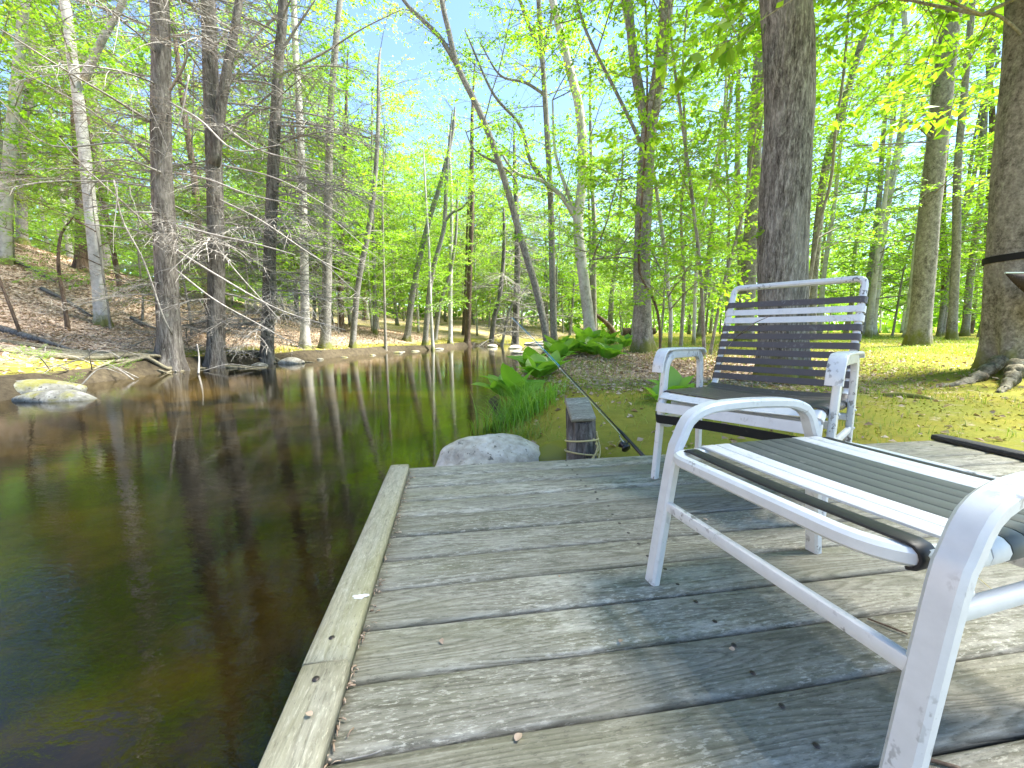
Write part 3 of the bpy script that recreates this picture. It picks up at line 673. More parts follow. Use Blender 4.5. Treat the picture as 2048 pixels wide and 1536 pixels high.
ex2 = [([(445, 250, 11.6), (520, 300, 11), (640, 330, 10.4)], .03, .008), ([(440, 400, 11.6), (520, 440, 11), (640, 520, 10.5), (730, 560, 10)], .03, .008),
       ([(425, 480, 11.6), (470, 540, 11), (560, 640, 10.4)], .025, .008), ([(445, 330, 11.6), (560, 360, 11), (700, 440, 10.2)], .026, .008)]
t2, on2, b2 = px_tree('hemlock_tree', 'dark hemlock trunk splitting in two high up, middle of the three by the water', [(430, 738), (432, 500), (425, 250), (416, 0)], 11.8, 34, B_HEM, group='hemlocks on the far bank', height=16, sprays=SP_HEM, nspr=10, zmin=9.5, dead=40, dz=(1.0, 11), flare=.8, k=20, extra=ex2, limbs=[([(428, 330), (440, 230), (456, 130), (478, 0)], 11.7, 19)])
ex3 = [([(560, 150, 13.3), (640, 110, 12.6), (720, 60, 12), (800, 20, 11.6)], .035, .01), ([(555, 250, 13.3), (650, 260, 12.6), (760, 300, 12)], .03, .008), ([(550, 380, 13.3), (640, 420, 12.6), (760, 520, 12)], .028, .008),
       ([(552, 120, 13.3), (590, 60, 13), (630, 0, 12.6)], .05, .02), ([(548, 110, 13.3), (510, 90, 13), (490, 30, 12.8)], .03, .012), ([(548, 450, 13.3), (640, 520, 12.6), (740, 610, 12.2)], .024, .006), ([(555, 320, 13.3), (690, 360, 12.4), (800, 430, 12)], .026, .006)]
t3, on3, b3 = px_tree('hemlock_tree', 'slimmer dark hemlock trunk amid a tangle of drooping grey twigs', [(532, 728), (540, 500), (548, 300), (558, 120), (566, 0)], 13.5, 26, B_HEM, group='hemlocks on the far bank', height=16, sprays=SP_HEM, nspr=12, zmin=8.5, dead=76, dz=(1.2, 11.5), dsc=(.7, 1.55), flare=.5, k=18, extra=ex3)
GL = 'trees on the leafy hillside'
px_tree('beech_tree', 'pale smooth trunk with a mossy foot and a high fork, left of the broad hemlock', [(205, 655), (190, 500), (163, 250), (145, 120), (128, 0)], 13.5, 23, B_PALE, group=GL, limbs=[([(168, 160), (190, 110), (215, 60), (245, 5)], 13.5, 13)], nspr=22, zmin=3.2, **LK)
px_tree('beech_tree', 'pale trunk at the left edge of the picture on the hillside', [(15, 588), (12, 400), (25, 250), (40, 100), (48, 0)], 15.5, 21, B_PALE, group=GL, nspr=20, zmin=3.0, **LK)
px_tree('beech_tree', 'grey forked trunk behind the pale one at the left edge', [(40, 470), (45, 300), (58, 190), (66, 100), (60, 0)], 20, 16, B_GREY, group=GL, limbs=[([(60, 170), (85, 110), (112, 60), (125, 0)], 20, 11)], nspr=20, **LK)
px_tree('maple_sapling', 'crooked brown sapling on the leafy slope left of the pale mossy trunk', [(136, 662), (128, 600), (117, 535), (122, 470), (150, 430)], 12.4, 8, B_BRN, cat='sapling', group=GL, nspr=5, zmin=1.6, height=3.4, ssc=(.3, .5), flare=.2, k=8)
px_tree('maple_sapling', 'thin sapling leaning left at the foot of the hillside, left edge', [(50, 690), (25, 625), (0, 560), (-20, 500)], 10.6, 6, B_BRN, cat='sapling', group=GL, nspr=4, zmin=1.6, height=3.2, ssc=(.3, .5), flare=.1, k=8)
px_tree('hemlock_tree', 'dark trunk on the hillside behind the pale mossy one', [(160, 535), (162, 400), (152, 250), (148, 120)], 19, 20, B_BRN, group=GL, sprays=SP_HEM, nspr=22, zmin=2.0, height=13, ssc=(.9, 1.5), el=(-.25, .2))
px_tree('beech_tree', 'pale trunk seen just right of the twiggy hemlock', [(607, 655), (607, 450), (600, 250), (592, 120), (588, 0)], 17, 19, B_PALE, group=GL, nspr=20, zmin=3.0, **LK)
px_tree('maple_tree', 'brown grey trunk behind the drooping twigs, right of the hemlocks', [(650, 692), (655, 500), (660, 250), (672, 80), (680, 0)], 18, 21, B_GREY, group=GL, nspr=18, zmin=3.5, dead=8, **LK)
px_tree('maple_tree', 'slim grey trunk leaning right beside the water', [(703, 688), (715, 580), (735, 470), (748, 380), (756, 260)], 19.5, 13, B_GREY, group=GL, nspr=16, zmin=3.0, height=13)
px_tree('maple_tree', 'straight dark trunk on the slope behind the leaning slim one', [(681, 650), (683, 500), (690, 300), (695, 100)], 25, 13, B_BRN, group=GL, nspr=18, zmin=3, height=15)
px_tree('maple_tree', 'distant thin trunk between the water and the slope, left of centre', [(770, 668), (768, 560), (765, 400), (770, 250)], 22, 6, B_THIN, group=GL, nspr=14, zmin=2.5, height=11)
px_tree('maple_tree', 'grey trunk leaning right on the far bank, left of centre', [(812, 655), (828, 570), (856, 450), (880, 370), (900, 290)], 27, 14, B_GREY, group=GL, nspr=18, zmin=3, height=14)
px_tree('maple_tree', 'crooked grey trunk with a bent limb on the far bank', [(848, 672), (862, 560), (885, 470), (890, 430), (895, 330), (905, 220)], 26, 12, B_GREY, group=GL, limbs=[([(888, 445), (905, 425), (925, 415), (945, 390)], 26, 7)], nspr=18, zmin=3, height=14)
px_tree('maple_tree', 'very thin pale stem crossing the crooked grey trunk', [(866, 684), (861, 600), (858, 500), (851, 380), (846, 280)], 25.5, 7, B_PALE, group=GL, nspr=14, zmin=3, height=11)
px_tree('maple_tree', 'straight pale grey trunk left of the dark brown one at the bend', [(900, 662), (901, 560), (903, 400), (896, 250)], 30, 10, B_PALE, group=GL, nspr=18, zmin=3, height=15)
px_tree('maple_tree', 'short stout stem leaning right behind the crooked grey trunk', [(868, 660), (880, 610), (900, 545), (912, 470)], 29, 9, B_GREY, group=GL, nspr=14, zmin=3, height=11)
px_tree('pine_tree', 'dark brown trunk rising from the bank at the stream bend', [(934, 693), (938, 600), (944, 400), (944, 250), (950, 120)], 33, 12, B_BRN, group='trees at the stream bend', sprays=SP_BEECH + SP_HEM, nspr=30, zmin=2.0, height=19, ssc=(.9, 1.7))
px_tree('hemlock_tree', 'leaning dark stump-footed hemlock in the water at the bend', [(980, 692), (988, 640), (1000, 590), (1008, 500)], 34, 12, B_HEM, group='trees at the stream bend', sprays=SP_HEM, nspr=16, zmin=3, height=11, dead=16, dz=(1, 9), dsc=(1, 2))
px_tree('hemlock_tree', 'dark hemlock with dead boughs over the far bend, behind the leaning trunk', [(1030, 665), (1035, 500), (1030, 350), (1028, 250)], 38, 16, B_HEM, group='trees at the stream bend', sprays=SP_HEM, nspr=30, zmin=3, height=19, dead=26, dz=(1, 14), dsc=(1.2, 2.4), ssc=(1.1, 1.9))
px_tree('dead_trunk', 'pale dead trunk propped aslant over the bend', [(1000, 662), (1020, 618), (1045, 585), (1062, 562)], 35, 7, B_TWIG, cat='dead tree', group='trees at the stream bend', nspr=0, height=3.0, dead=4, dz=(1.5, 4))
# --- the middle
GM = 'trees standing between the stream and the clearing'
px_tree('leaning_tree', 'long slender grey trunk leaning far left over the stream', [(1100, 740), (1078, 600), (1043, 480), (1000, 330), (960, 225), (915, 132), (897, 60), (884, 0)], 13.6, 16, B_GREY, group=GM, limbs=[([(916, 134), (880, 75), (840, 35), (800, -10)], 13.6, 9), ([(1000, 330), (950, 300), (930, 260)], 13.6, 5), ([(985, 320), (1020, 345), (1035, 370)], 13.6, 5)], sprays=SP_SPARSE + SP_YEL, nspr=12, zmin=8, height=13, taper=.5, flare=.4)
px_tree('maple_tree', 'straight grey trunk beside the foot of the long leaning one', [(1108, 722), (1104, 500), (1099, 350), (1087, 150), (1082, 90)], 14.6, 15, B_GREY, group=GM, limbs=[([(1087, 130), (1070, 80), (1040, 0)], 14.6, 8), ([(1085, 110), (1100, 50), (1108, 0)], 14.6, 8), ([(1098, 375), (1060, 320), (1040, 250), (985, 185), (930, 60)], 14.6, 8), ([(1090, 190), (1050, 165), (1000, 150), (960, 85)], 14.6, 6)], sprays=SP_SPARSE + SP_BEECH, nspr=26, zmin=3.5, height=13, taper=.5)
px_tree('maple_tree', 'pale stout trunk with crooked limbs by the plants at the bank', [(1184, 694), (1172, 590), (1160, 500), (1156, 440), (1165, 350), (1160, 230), (1140, 140)], 14, 24, B_PALE, group=GM, limbs=[([(1157, 445), (1125, 395), (1085, 362), (1040, 350), (1018, 330), (1000, 300)], 14, 11), ([(1158, 440), (1130, 370), (1110, 300), (1105, 200)], 14, 9)], sprays=SP_BEECH, nspr=26, zmin=3.0, height=14, taper=.4)
px_tree('maple_tree', 'thick grey trunk with two high forks behind the plants, left of the chair', [(1287, 714), (1283, 560), (1286, 450), (1291, 330), (1300, 245), (1318, 150), (1332, 0)], 9.2, 37, B_GREY, group=GM, limbs=[([(1296, 265), (1280, 190), (1268, 120), (1257, 0)], 9.2, 20), ([(1287, 300), (1260, 240), (1215, 150), (1180, 80), (1150, -10)], 9.2, 7), ([(1282, 520), (1240, 515), (1180, 520)], 9.2, 4, -1), ([(1292, 480), (1330, 560), (1340, 620)], 9.2, 4, -.6)], sprays=SP_BEECH, nspr=34, zmin=2.2, height=14, taper=.4, k=20)
# --- the right
GS = 'thin saplings left of the great trunk'
for lab, px_, Y_, w_, bk in (
    ('thin curving sapling whose foot is nearest the left armrest', [(1412, 705), (1402, 560), (1385, 400), (1365, 250), (1345, 100), (1338, 0)], 7.6, 8, B_THIN),
    ('thin sapling leaning right from beside the chair, towards the great trunk', [(1418, 700), (1445, 580), (1475, 470), (1492, 400), (1505, 300)], 8.2, 7, B_THIN),
    ('short pale broken sapling stem behind the left armrest', [(1340, 690), (1342, 630), (1336, 575), (1332, 520)], 9.5, 9, B_PALE),
    ('bent dark sapling beside the thick grey forked trunk', [(1322, 705), (1318, 640), (1303, 590), (1285, 560), (1278, 500)], 8.6, 6, B_BRN),
    ('straight slender sapling right of the thick grey forked trunk', [(1362, 690), (1368, 560), (1362, 430), (1372, 300), (1365, 150)], 10.5, 8, B_THIN),
    ('pale double sapling midway between forked trunk and great trunk', [(1388, 688), (1392, 560), (1404, 440), (1430, 330), (1450, 200)], 11.2, 8, B_PALE),
    ('faint straight sapling just left of the dark trunk beside the great one', [(1452, 685), (1455, 560), (1458, 420), (1450, 260), (1462, 120)], 12.5, 7, B_THIN)):
    px_tree('sapling', lab, px_, Y_, w_, bk, cat='sapling', group=GS, sprays=SP_BEECH, nspr=15, zmin=2.0, height=8.5, ssc=(.45, .95), flare=.2, k=8)
px_tree('maple_tree', 'grey trunk standing behind, just left of the great furrowed trunk', [(1490, 690), (1497, 560), (1505, 400), (1514, 200), (1526, 60)], 12, 30, B_GREY, group='trees right of the stream', nspr=24, zmin=3, height=15)
oak, on_o, b_o = px_tree('oak_tree', 'great furrowed trunk directly behind the chair', [(1566, 778), (1564, 640), (1564, 500), (1574, 300), (1578, 200), (1570, 0)], 5.3, 90, B_OAK, group='trees right of the stream', height=15, nspr=18, sprays=SP_CANOPY + SP_SPARSE, zmin=6.5, ssc=(1.1, 1.9), flare=.35, k=150, fine=330, taper=.62, seed=5)
px_tree('maple_tree', 'slim grey trunk leaning right, just right of the great furrowed trunk', [(1622, 690), (1627, 560), (1640, 420), (1655, 320), (1690, 200), (1722, 90)], 12, 17, B_GREY, group='trees right of the stream', nspr=20, zmin=2.4, height=13)
px_tree('sapling', 'thin sapling slanting right in front of the slim leaning trunk', [(1606, 600), (1635, 470), (1662, 360), (1672, 250), (1690, 120)], 8.4, 7, B_THIN, cat='sapling', group='trees right of the stream', nspr=16, zmin=2.2, height=9, ssc=(.5, 1), flare=.2, k=8)
px_tree('maple_tree', 'pale grey trunk leaning right, midway between great trunk and right clearing tree', [(1742, 674), (1758, 520), (1776, 400), (1800, 280), (1815, 150)], 17, 16, B_PALE, group='trees right of the stream', nspr=20, zmin=2.6, height=14)
px_tree('maple_tree', 'thin grey trunk close left of the midway pale leaning one', [(1722, 672), (1740, 540), (1758, 400), (1766, 280)], 18.5, 11, B_GREY, group='trees right of the stream', nspr=18, zmin=2.6, height=14)
px_tree('beech_tree', 'smooth grey trunk with a rotten red-brown foot in the right clearing', [(1838, 683), (1853, 500), (1873, 300), (1895, 100), (1910, 0)], 10, 37, B_GREY, group='trees right of the stream', nspr=22, zmin=3.4, height=15, k=20, limbs=[([(1862, 275), (1830, 250), (1790, 240), (1760, 235)], 10, 5), ([(1866, 285), (1820, 285), (1770, 290)], 10, 3), ([(1905, 70), (1925, 30), (1935, -20)], 10, 9)], flare=.45)
px_tree('beech_tree', 'paler trunk partly hidden behind the rotten-footed one', [(1818, 672), (1836, 500), (1850, 380), (1868, 200), (1878, 0)], 14, 17, B_PALE, group='trees right of the stream', nspr=18, zmin=3, height=15)
px_tree('beech_tree', 'slim grey trunk right of the rotten-footed one', [(1906, 675), (1912, 500), (1916, 330), (1932, 150), (1945, 0)], 13, 15, B_GREY, group='trees right of the stream', nspr=18, zmin=3, height=14)
px_tree('beech_tree', 'bent grey trunk between slim one and the strapped tree', [(1932, 662), (1940, 560), (1948, 500), (1965, 350), (1972, 200)], 18, 13, B_GREY, group='trees right of the stream', nspr=18, zmin=3, height=14)
px_tree('beech_tree', 'dark trunk farther back between the slim one and the bent one', [(1888, 664), (1890, 560), (1885, 450), (1888, 330)], 20, 14, B_BRN, group='trees right of the stream', nspr=18, zmin=3, height=14)
px_tree('pine_tree', 'reddish brown trunk just left of the strapped tree', [(1972, 664), (1975, 560), (1978, 430), (1985, 250)], 19, 14, B_BRN, group='trees right of the stream', nspr=18, zmin=3, height=14)
rt, on_r, b_r = px_tree('beech_tree', 'massive grey trunk with spreading roots at the right edge, wearing a black strap', [(2062, 780), (2052, 600), (2060, 420), (2078, 220), (2095, 0)], 5.1, 112, B_GREY, group='trees right of the stream', height=15, nspr=38, sprays=SP_CANOPY, zmin=6.5, ssc=(1.1, 1.9), flare=.75, k=64, fine=120, taper=.6, seed=8, limbs=[([(2060, 90), (2030, 55), (1985, 25), (1940, 20)], 5.1, 5)])  # unseen crown above the frame is thickened to shade the deck softly
# surface roots of the massive tree
for P_ in ([(1995, 735, 5.0), (1960, 752, 4.75), (1910, 768, 4.55), (1862, 775, 4.45)], [(2010, 700, 5.4), (1975, 712, 5.6), (1945, 720, 5.8)], [(2030, 770, 4.7), (2010, 800, 4.3), (1990, 820, 4.1)]):
    Q = []
    for i, (u, v, yy) in enumerate(P_): p = at_y(u, v, yy); gz = float(ground(p[0], p[1])); Q.append((p[0], p[1], gz + (.16, .05, .0, -.05)[i]))
    Q = spline(np.array(Q) - b_r, 18); Q[:, 2] += .02 * np.sin(np.arange(18) * 1.9); Vr, fr_ = tube(spline(Q, 40), np.linspace(.085, .018, 40) * (1 + .2 * np.sin(np.arange(40) * .9)), 16); Vr = Vr + R.normal(0, .006, Vr.shape) + ((vnoise(Vr[:, 0] * 14, Vr[:, 1] * 14 + Vr[:, 2] * 20, 6) - .5) * .05)[:, None] * np.array([.3, .3, 1]); obj('root', MB().add(Vr, fr_).mesh('root', B_ROOT), rt)
# --- roots matted over the left bank
rng = random.Random(4)
for t_, b_, (x0, x1) in ((t1, b1, (-13.5, -8.6)), (t2, b2, (-9.8, -7.0)), (t3, b3, (-10.4, -7.5))):
    for i in range(22 if t_ is t1 else 10):
        u0 = rng.uniform(x0, x1); s_ = np.linspace(0, 1, 9); far = np.array([u0, 0, 0])
        yb = b_[1] + rng.uniform(-2.2, .8) if t_ is t1 else b_[1] + rng.uniform(-.5, 1.0)
        ex, ey = u0, yb - (abs(u0 - b_[0]) * .42 if t_ is t1 else 0)
        P = np.c_[b_[0] + (ex - b_[0]) * s_, b_[1] + (ey - b_[1]) * s_ ** .8, s_ * 0]
        P[1:, :2] += np.cumsum(np.array([[rng.gauss(0, .09), rng.gauss(0, .09)] for _ in range(8)]), 0)
        P[:, 2] = np.maximum(ground(P[:, 0], P[:, 1]), WZ - .05) + .03 + np.array([.25, .1, .05, .02, .03, .04, .02, .0, -.05])
        r0 = rng.uniform(.03, .085)
        obj('root', MB().add(*tube(spline(P - b_, 26), r0 * np.linspace(1, .35, 26), 7)).mesh('root', B_ROOT), t_)

# ------------------------------------------------------------------ background woods: trees one can still tell apart
ZR = [(1200, 'behind the pale stout trunk'), (1340, 'behind the thick forked trunk'), (1480, 'behind the thin saplings'), (1640, 'behind the great furrowed trunk'), (1760, 'right of the great furrowed trunk'), (1880, 'behind the rotten-footed trunk'), (9999, 'near the massive strapped trunk')]
ZL = [(150, 'by the left edge'), (290, 'behind the pale mossy trunk'), (400, 'behind the broad hemlock'), (500, 'behind the middle hemlock'), (640, 'behind the twiggy hemlock'), (760, 'above the far bank stones'), (9999, 'near the stream bend')]
ZC = [(900, 'left of the dark brown trunk'), (1010, 'right of the dark brown trunk'), (1110, 'behind the leaning trunk'), (9999, 'right of the leaning trunk')]
def zone_label(x, y, zones, bark, kind_):
    u = 1024 + F * x / (y * cP); z = next(t for q, t in zones if u < q); dist = 'nearer' if y < 20 else 'farther' if y < 38 else 'farthest'
    return dist + ' ' + {B_GREY: 'grey', B_PALE: 'pale', B_THIN: 'thin brown', B_BRN: 'dark'}[bark] + ' ' + kind_ + ' ' + z
def in_view(x, y): return -.05 * 2048 < 1024 + F * x / (y * cP) < 1.05 * 2048
def wood_tree(x, y, h_, r_, bark, sprs, ns, sc, label, group, zmin=2.0, rng=random):
    gz = float(ground(x, y)); zones = ZC if 'bend' in group else ZL if x < 0 else ZR; root = empty('woodland_tree', (x, y, gz), zone_label(x, y, zones, bark, ('slim ' if r_ < .045 or .06 < r_ < .11 else 'stout ' if r_ > .17 else '') + ('leafy far-bank tree' if 'far bank' in group else 'understorey tree' if 'under' in group else 'far trunk' if 'bend' in group else 'hillside trunk' if x < 0 else 'woodland trunk')), 'tree', group)
    lean = (rng.uniform(-.06, .06), rng.uniform(-.06, .06)); pts = np.array([(lean[0] * z + rng.uniform(-.12, .12) * (z > 0), lean[1] * z, z) for z in np.linspace(0, h_, 6)]); pts[0, 2] = -.3
    obj('trunk', trunk_mesh(pts, r_ * np.linspace(1, .3, 6), bark, 8, .4, rng.randrange(90)), root)
    for i in range(ns):
        z = zmin + (h_ - zmin) * (i + rng.random()) / ns; f_ = z / h_ * 5; p = [np.interp(f_, range(6), pts[:, c]) for c in range(3)]
        place_branch(root, 'leafy_branch', rng.choice(sprs), p, rng.uniform(0, 6.28), rng.uniform(-.05, .5), rng.uniform(*sc), rng.uniform(-.25, .25))
rng = random.Random(21)
used = []
def clear(x, y, dmin):
    if any((x - a) ** 2 + (y - c) ** 2 < dmin ** 2 for a, c in used): return False
    used.append((x, y)); return True
barks = [B_GREY, B_GREY, B_PALE, B_THIN, B_BRN]
n_ = 0
while n_ < 54:                                                      # right of the stream
    y = rng.uniform(13, 52); x = rng.uniform(.2, 1.5) * y
    if not in_view(x, y) or x - np.interp(y, RB[:, 0], RB[:, 1]) < 1.5 or not clear(x, y, 1.7): continue
    wood_tree(x, y, rng.uniform(9, 15), rng.uniform(.07, .2), rng.choice(barks), SP_BEECH, 13, (1.1, 2.0), None, 'slender trees of the woods right of the stream', 1.6, rng); n_ += 1
n_ = 0
while n_ < 48:                                                      # the hillside on the left
    y = rng.uniform(13, 60); x = -rng.uniform(.12, 1.5) * y
    if not in_view(x, y) or np.interp(y, LB[:, 0], LB[:, 1]) - x < 4 or not clear(x, y, 2.0): continue
    hem = rng.random() < .3
    wood_tree(x, y, rng.uniform(12, 19), rng.uniform(.08, .22), rng.choice(barks), SP_HEM if hem else (SP_BEECH + SP_CANOPY + SP_YEL), 19, (1.1, 2.1), None, 'trees of the hillside woods left of the stream', 2.0, rng); n_ += 1
n_ = 0
while n_ < 34:                                                      # straight ahead, past the bend
    y = rng.uniform(46, 75); x = rng.uniform(-.35, .35) * y
    if not clear(x, y, 2.4) or (np.interp(y, LB[:, 0], LB[:, 1]) - .5 < x < np.interp(y, RB[:, 0], RB[:, 1]) + .5): continue
    wood_tree(x, y, rng.uniform(12, 19), rng.uniform(.1, .25), rng.choice(barks), SP_BEECH + SP_YEL, 22, (1.8, 3.0), None, 'far trees past the stream bend', 2.0, rng); n_ += 1
n_ = 0
while n_ < 12:                                                      # leafy bank between the hemlocks and the bend
    y = rng.uniform(22, 44); x = np.interp(y, LB[:, 0], LB[:, 1]) - rng.uniform(4.0, 11)
    if not clear(x, y, 1.5): continue
    wood_tree(x, y, rng.uniform(9, 17), rng.uniform(.06, .17), rng.choice(barks), SP_BEECH + SP_CANOPY + SP_YEL, 28, (1.0, 1.9), None, 'leafy trees of the far bank', 1.2, rng); n_ += 1
n_ = 0
while n_ < 46:                                                      # low leafy understorey
    left = n_ < 26; y = rng.uniform(13, 34); x = -rng.uniform(.15, 1.45) * y if left else rng.uniform(.25, 1.4) * y
    gap = np.interp(y, LB[:, 0], LB[:, 1]) - x if left else x - np.interp(y, RB[:, 0], RB[:, 1])
    if not in_view(x, y) or gap < 2.5 or not clear(x, y, 1.3): continue
    wood_tree(x, y, rng.uniform(3, 6), rng.uniform(.03, .05), B_THIN, SP_BEECH if (not left or rng.random() < .6) else SP_HEM, 13, (.7, 1.4), None, 'understorey trees', .8, rng); n_ += 1
# the wood that closes the view, too far to tell its trees apart
Vs = []; Fs = []; n0 = 0; rr = np.random.default_rng(5)
for side in range(2):
    n = 26000; ang = rr.uniform(-1.05, 1.05, n); dist = rr.uniform(62, 110, n)
    xx = np.sin(ang) * dist; yy = np.cos(ang) * dist
    zz = np.maximum(ground(xx, yy), 0) + 13 * rr.beta(1.2, 1.6, n) * (.6 + .8 * vnoise(xx * .12, yy * .12, 2))
    V, f = leaf_quads(np.c_[xx, yy, zz], rr.normal(0, 1, (n, 3)), rr.normal(0, .6, (n, 3)) + [0, 0, 1], rr.uniform(.5, 1.1, n), .7); Vs.append(V); Fs.append(f + n0); n0 += len(V)
tag(obj('distant_woods', mesh('distant_woods', np.vstack(Vs), np.vstack(Fs), L_BEECH, False)), 'hazy green mass of the far woods', 'woods', kind='stuff')

# alike background trees are told apart by their order from the left
same = {}
for o in C.objects:
    if o.name.startswith('woodland_tree'): same.setdefault(o['label'], []).append(o)
for lab, os_ in same.items():
    if len(os_) > 1:
        os_.sort(key=lambda o: o.location.x / o.location.y)
        for i, o in enumerate(os_): o['label'] = lab + (', leftmost' if i == 0 else ', rightmost' if i == len(os_) - 1 else ', %s from left' % ('second', 'third', 'fourth', 'fifth', 'sixth', 'seventh')[min(i - 1, 5)])
# ------------------------------------------------------------------ boulder, stones
def rock_mesh(seed, d, mat, n=20, flat=.0):
    rr = np.random.default_rng(seed); V = []; f = []; k = n * 2
    th = np.linspace(0, math.pi, n); ph = np.arange(k) * 2 * math.pi / k
    T_, P_ = np.meshgrid(th, ph, indexing='ij'); x = np.sin(T_) * np.cos(P_); y = np.sin(T_) * np.sin(P_); z = np.cos(T_)
    r = 1 + .42 * (fbm(x * 1.3 + seed * 3.1 + z, y * 1.3 + z * .8, 4, seed) - .47)
    for q in range(6):                                                # broken facets
        nv = rr.normal(0, 1, 3); nv /= np.linalg.norm(nv); dd = x * nv[0] + y * nv[1] + z * nv[2]; r = np.where(dd * r > .80, .80 / np.maximum(dd, .3) * .5 + r * .5, r)
    V = np.stack([x * r * d[0] / 2, y * r * d[1] / 2, z * r * d[2] / 2], -1).reshape(-1, 3)
    i = np.arange(n - 1)[:, None] * k; q = np.arange(k)[None, :]
    fa_ = np.stack([i + q, i + k + q, i + k + (q + 1) % k, i + (q + 1) % k], -1).reshape(-1, 4)
    return mesh('rock', V, fa_, mat)
def rock(name, label, p, d, seed, mat=K_ROCK, rz=0.0, cat='rock', group=None, n=16):
    o = obj(name, rock_mesh(seed, d, mat, n), None, p, (0, 0, rz)); return tag(o, label, cat, group)
rock('boulder', 'big pale lichen-spotted boulder at the far left corner of the deck', (-.13, 2.60, -.29), (.84, .62, .53), 3, K_ROCK, .25, 'boulder', n=34)
tag(obj('moss_cushion', mesh('moss_cushion', *(lambda me: (np.array([v.co for v in me.vertices]), [tuple(p.vertices) for p in me.polygons]))(rock_mesh(8, (.5, .4, .22), L_MOSS, 14)), L_MOSS), None, (.36, 2.66, -.19)), 'yellow green moss cushion between boulder and post', 'moss')
rock('shore_rock', 'long pale flat rock at the water on the left, the nearer of two', (-7.2, 6.05, -.37), (1.2, .5, .36), 12, K_MOSS, .1, group='rocks at the left water edge')
rock('shore_rock', 'rounded brownish rock behind the long pale one at the left edge', (-8.0, 6.5, -.30), (1.2, .7, .46), 15, K_MOSS, .5, group='rocks at the left water edge')
rock('shore_rock', 'small mossy cobble under the matted roots, left of the broad hemlock', (-9.3, 8.9, -.27), (.34, .28, .22), 18, K_MOSS, 0, group='rocks at the left water edge')
rock('shore_rock', 'pale low rock at the foot of the twiggy hemlock', tuple(at_z(583, 727, WZ) + [0, 0, .03]), (.95, .5, .36), 21, K_ROCK, 0, group='rocks at the left water edge')
rock('shore_rock', 'dark small rock left of the pale low rock by the twiggy hemlock', tuple(at_z(520, 732, WZ) + [0, 0, .0]), (.55, .35, .22), 23, K_MOSS, 0, group='rocks at the left water edge')
rng = random.Random(9)
for i, (u, v, s_) in enumerate([(u_ + rng.uniform(-14, 14), v_ - rng.uniform(0, 3), s2 * rng.uniform(.35, .9)) for u_, v_, s2 in [(690, 716, .5), (712, 713, .7), (735, 711, .5), (760, 708, .8), (785, 706, .7), (805, 705, .9), (828, 703, .8), (850, 701, .7), (872, 700, 1.0), (893, 698, .9), (912, 696, .7), (660, 719, .4), (640, 722, .5), (725, 712, .4), (798, 705, .4), (842, 702, .5), (880, 699, .6)][::2]]):
    rock('bank_stone', 'weathered stone in the row edging the far bank below the moss', tuple(at_z(u, v, WZ) + [0, 0, .0]), (s_ * rng.uniform(.8, 1.8), s_ * .8, s_ * rng.uniform(.3, .5)), 30 + i, K_MOSS, rng.uniform(0, 3), group='stones along the far bank', n=9)
for i, (u, v, s_, lab) in enumerate([(1036, 707, .6, 'small white stone alone in midstream'), (1030, 697, 1.1, 'flat pale stone in the stream just past the midstream white one'), (985, 694, 1.0, 'stone at the foot of the leaning stump-footed hemlock'), (1075, 690, 1.6, 'broad rock in the rapids left of the leaning trunk foot'), (1120, 688, 1.3, 'rock in the rapids right of the leaning trunk foot'), (1145, 684, 1.6, 'farther rock in the rapids towards the pale stout trunk'), (1050, 686, 1.8, 'pale gravel hump at the head of the pool')]):
    rock('stream_rock', lab, tuple(at_z(u, v, WZ) + [0, 0, .03]), (s_ * 1.3, s_ * .8, s_ * .4), 50 + i, K_ROCK, i, group='rocks in the stream', n=9)
rng = random.Random(5)
for i in range(34):                                                  # rapids past the bend and stones on the bed
    y = rng.uniform(38, 52); a_, c_ = np.interp(y, LB[:, 0], LB[:, 1]), np.interp(y, RB[:, 0], RB[:, 1]); x = rng.uniform(a_, c_); s_ = rng.uniform(.4, 1.4)
    rock('rapids_rock', 'grey rock breaking the shallow rapids past the bend', (x, y, WZ + .02), (s_ * 1.3, s_, s_ * .5), 70 + i % 9, K_ROCK, rng.uniform(0, 3), group='rocks of the far rapids', n=8)
for i in range(0):
    x, y = rng.uniform(-5, -.8), rng.uniform(.8, 6); s_ = rng.uniform(.15, .5); z = float(ground(x, y))
    if z < WZ - .15: rock('sunken_stone', 'brown stone lying on the stream bed under the water', (x, y, z + .02), (s_ * 1.3, s_, min(s_ * .35, WZ - z - .08)), 90 + i % 8, K_BED, rng.uniform(0, 3), group='stones on the stream bed', n=8)

# ------------------------------------------------------------------ post with cap board, rope, fishing rod
gp = float(ground(.45, 2.45)); gp += .14; post = empty('mooring_post', (.455, 2.46, gp - .02), 'short rough wooden post with slanted cap board behind the deck', 'post', rz=.1)
n, k = 14, 20; a = np.arange(k) * 2 * math.pi / k; zz = np.linspace(-.32, .30, n); V = []
for z in zz:
    r = .092 + .010 * (vnoise(np.cos(a) * 3 + 5, np.sin(a) * 3 + z * 1.2, 4) - .5) * 2 + .012 * np.clip(.05 - z, 0, .2) * 6 - .012 * (vnoise(a * 5, a * 0 + z * 3, 9) > .62)
    V += [(r_ * math.cos(t) - .02 * z, r_ * math.sin(t) + .1 * z, z + (max(0, z - .1) * .9 * math.sin(t) * .35)) for r_, t in zip(r, a)]
f = [(i * k + q, i * k + (q + 1) % k, (i + 1) * k + (q + 1) % k, (i + 1) * k + q) for i in range(n - 1) for q in range(k)] + [tuple((n - 1) * k + q for q in range(k))]
part('stake', V, f, B_HEM, post)
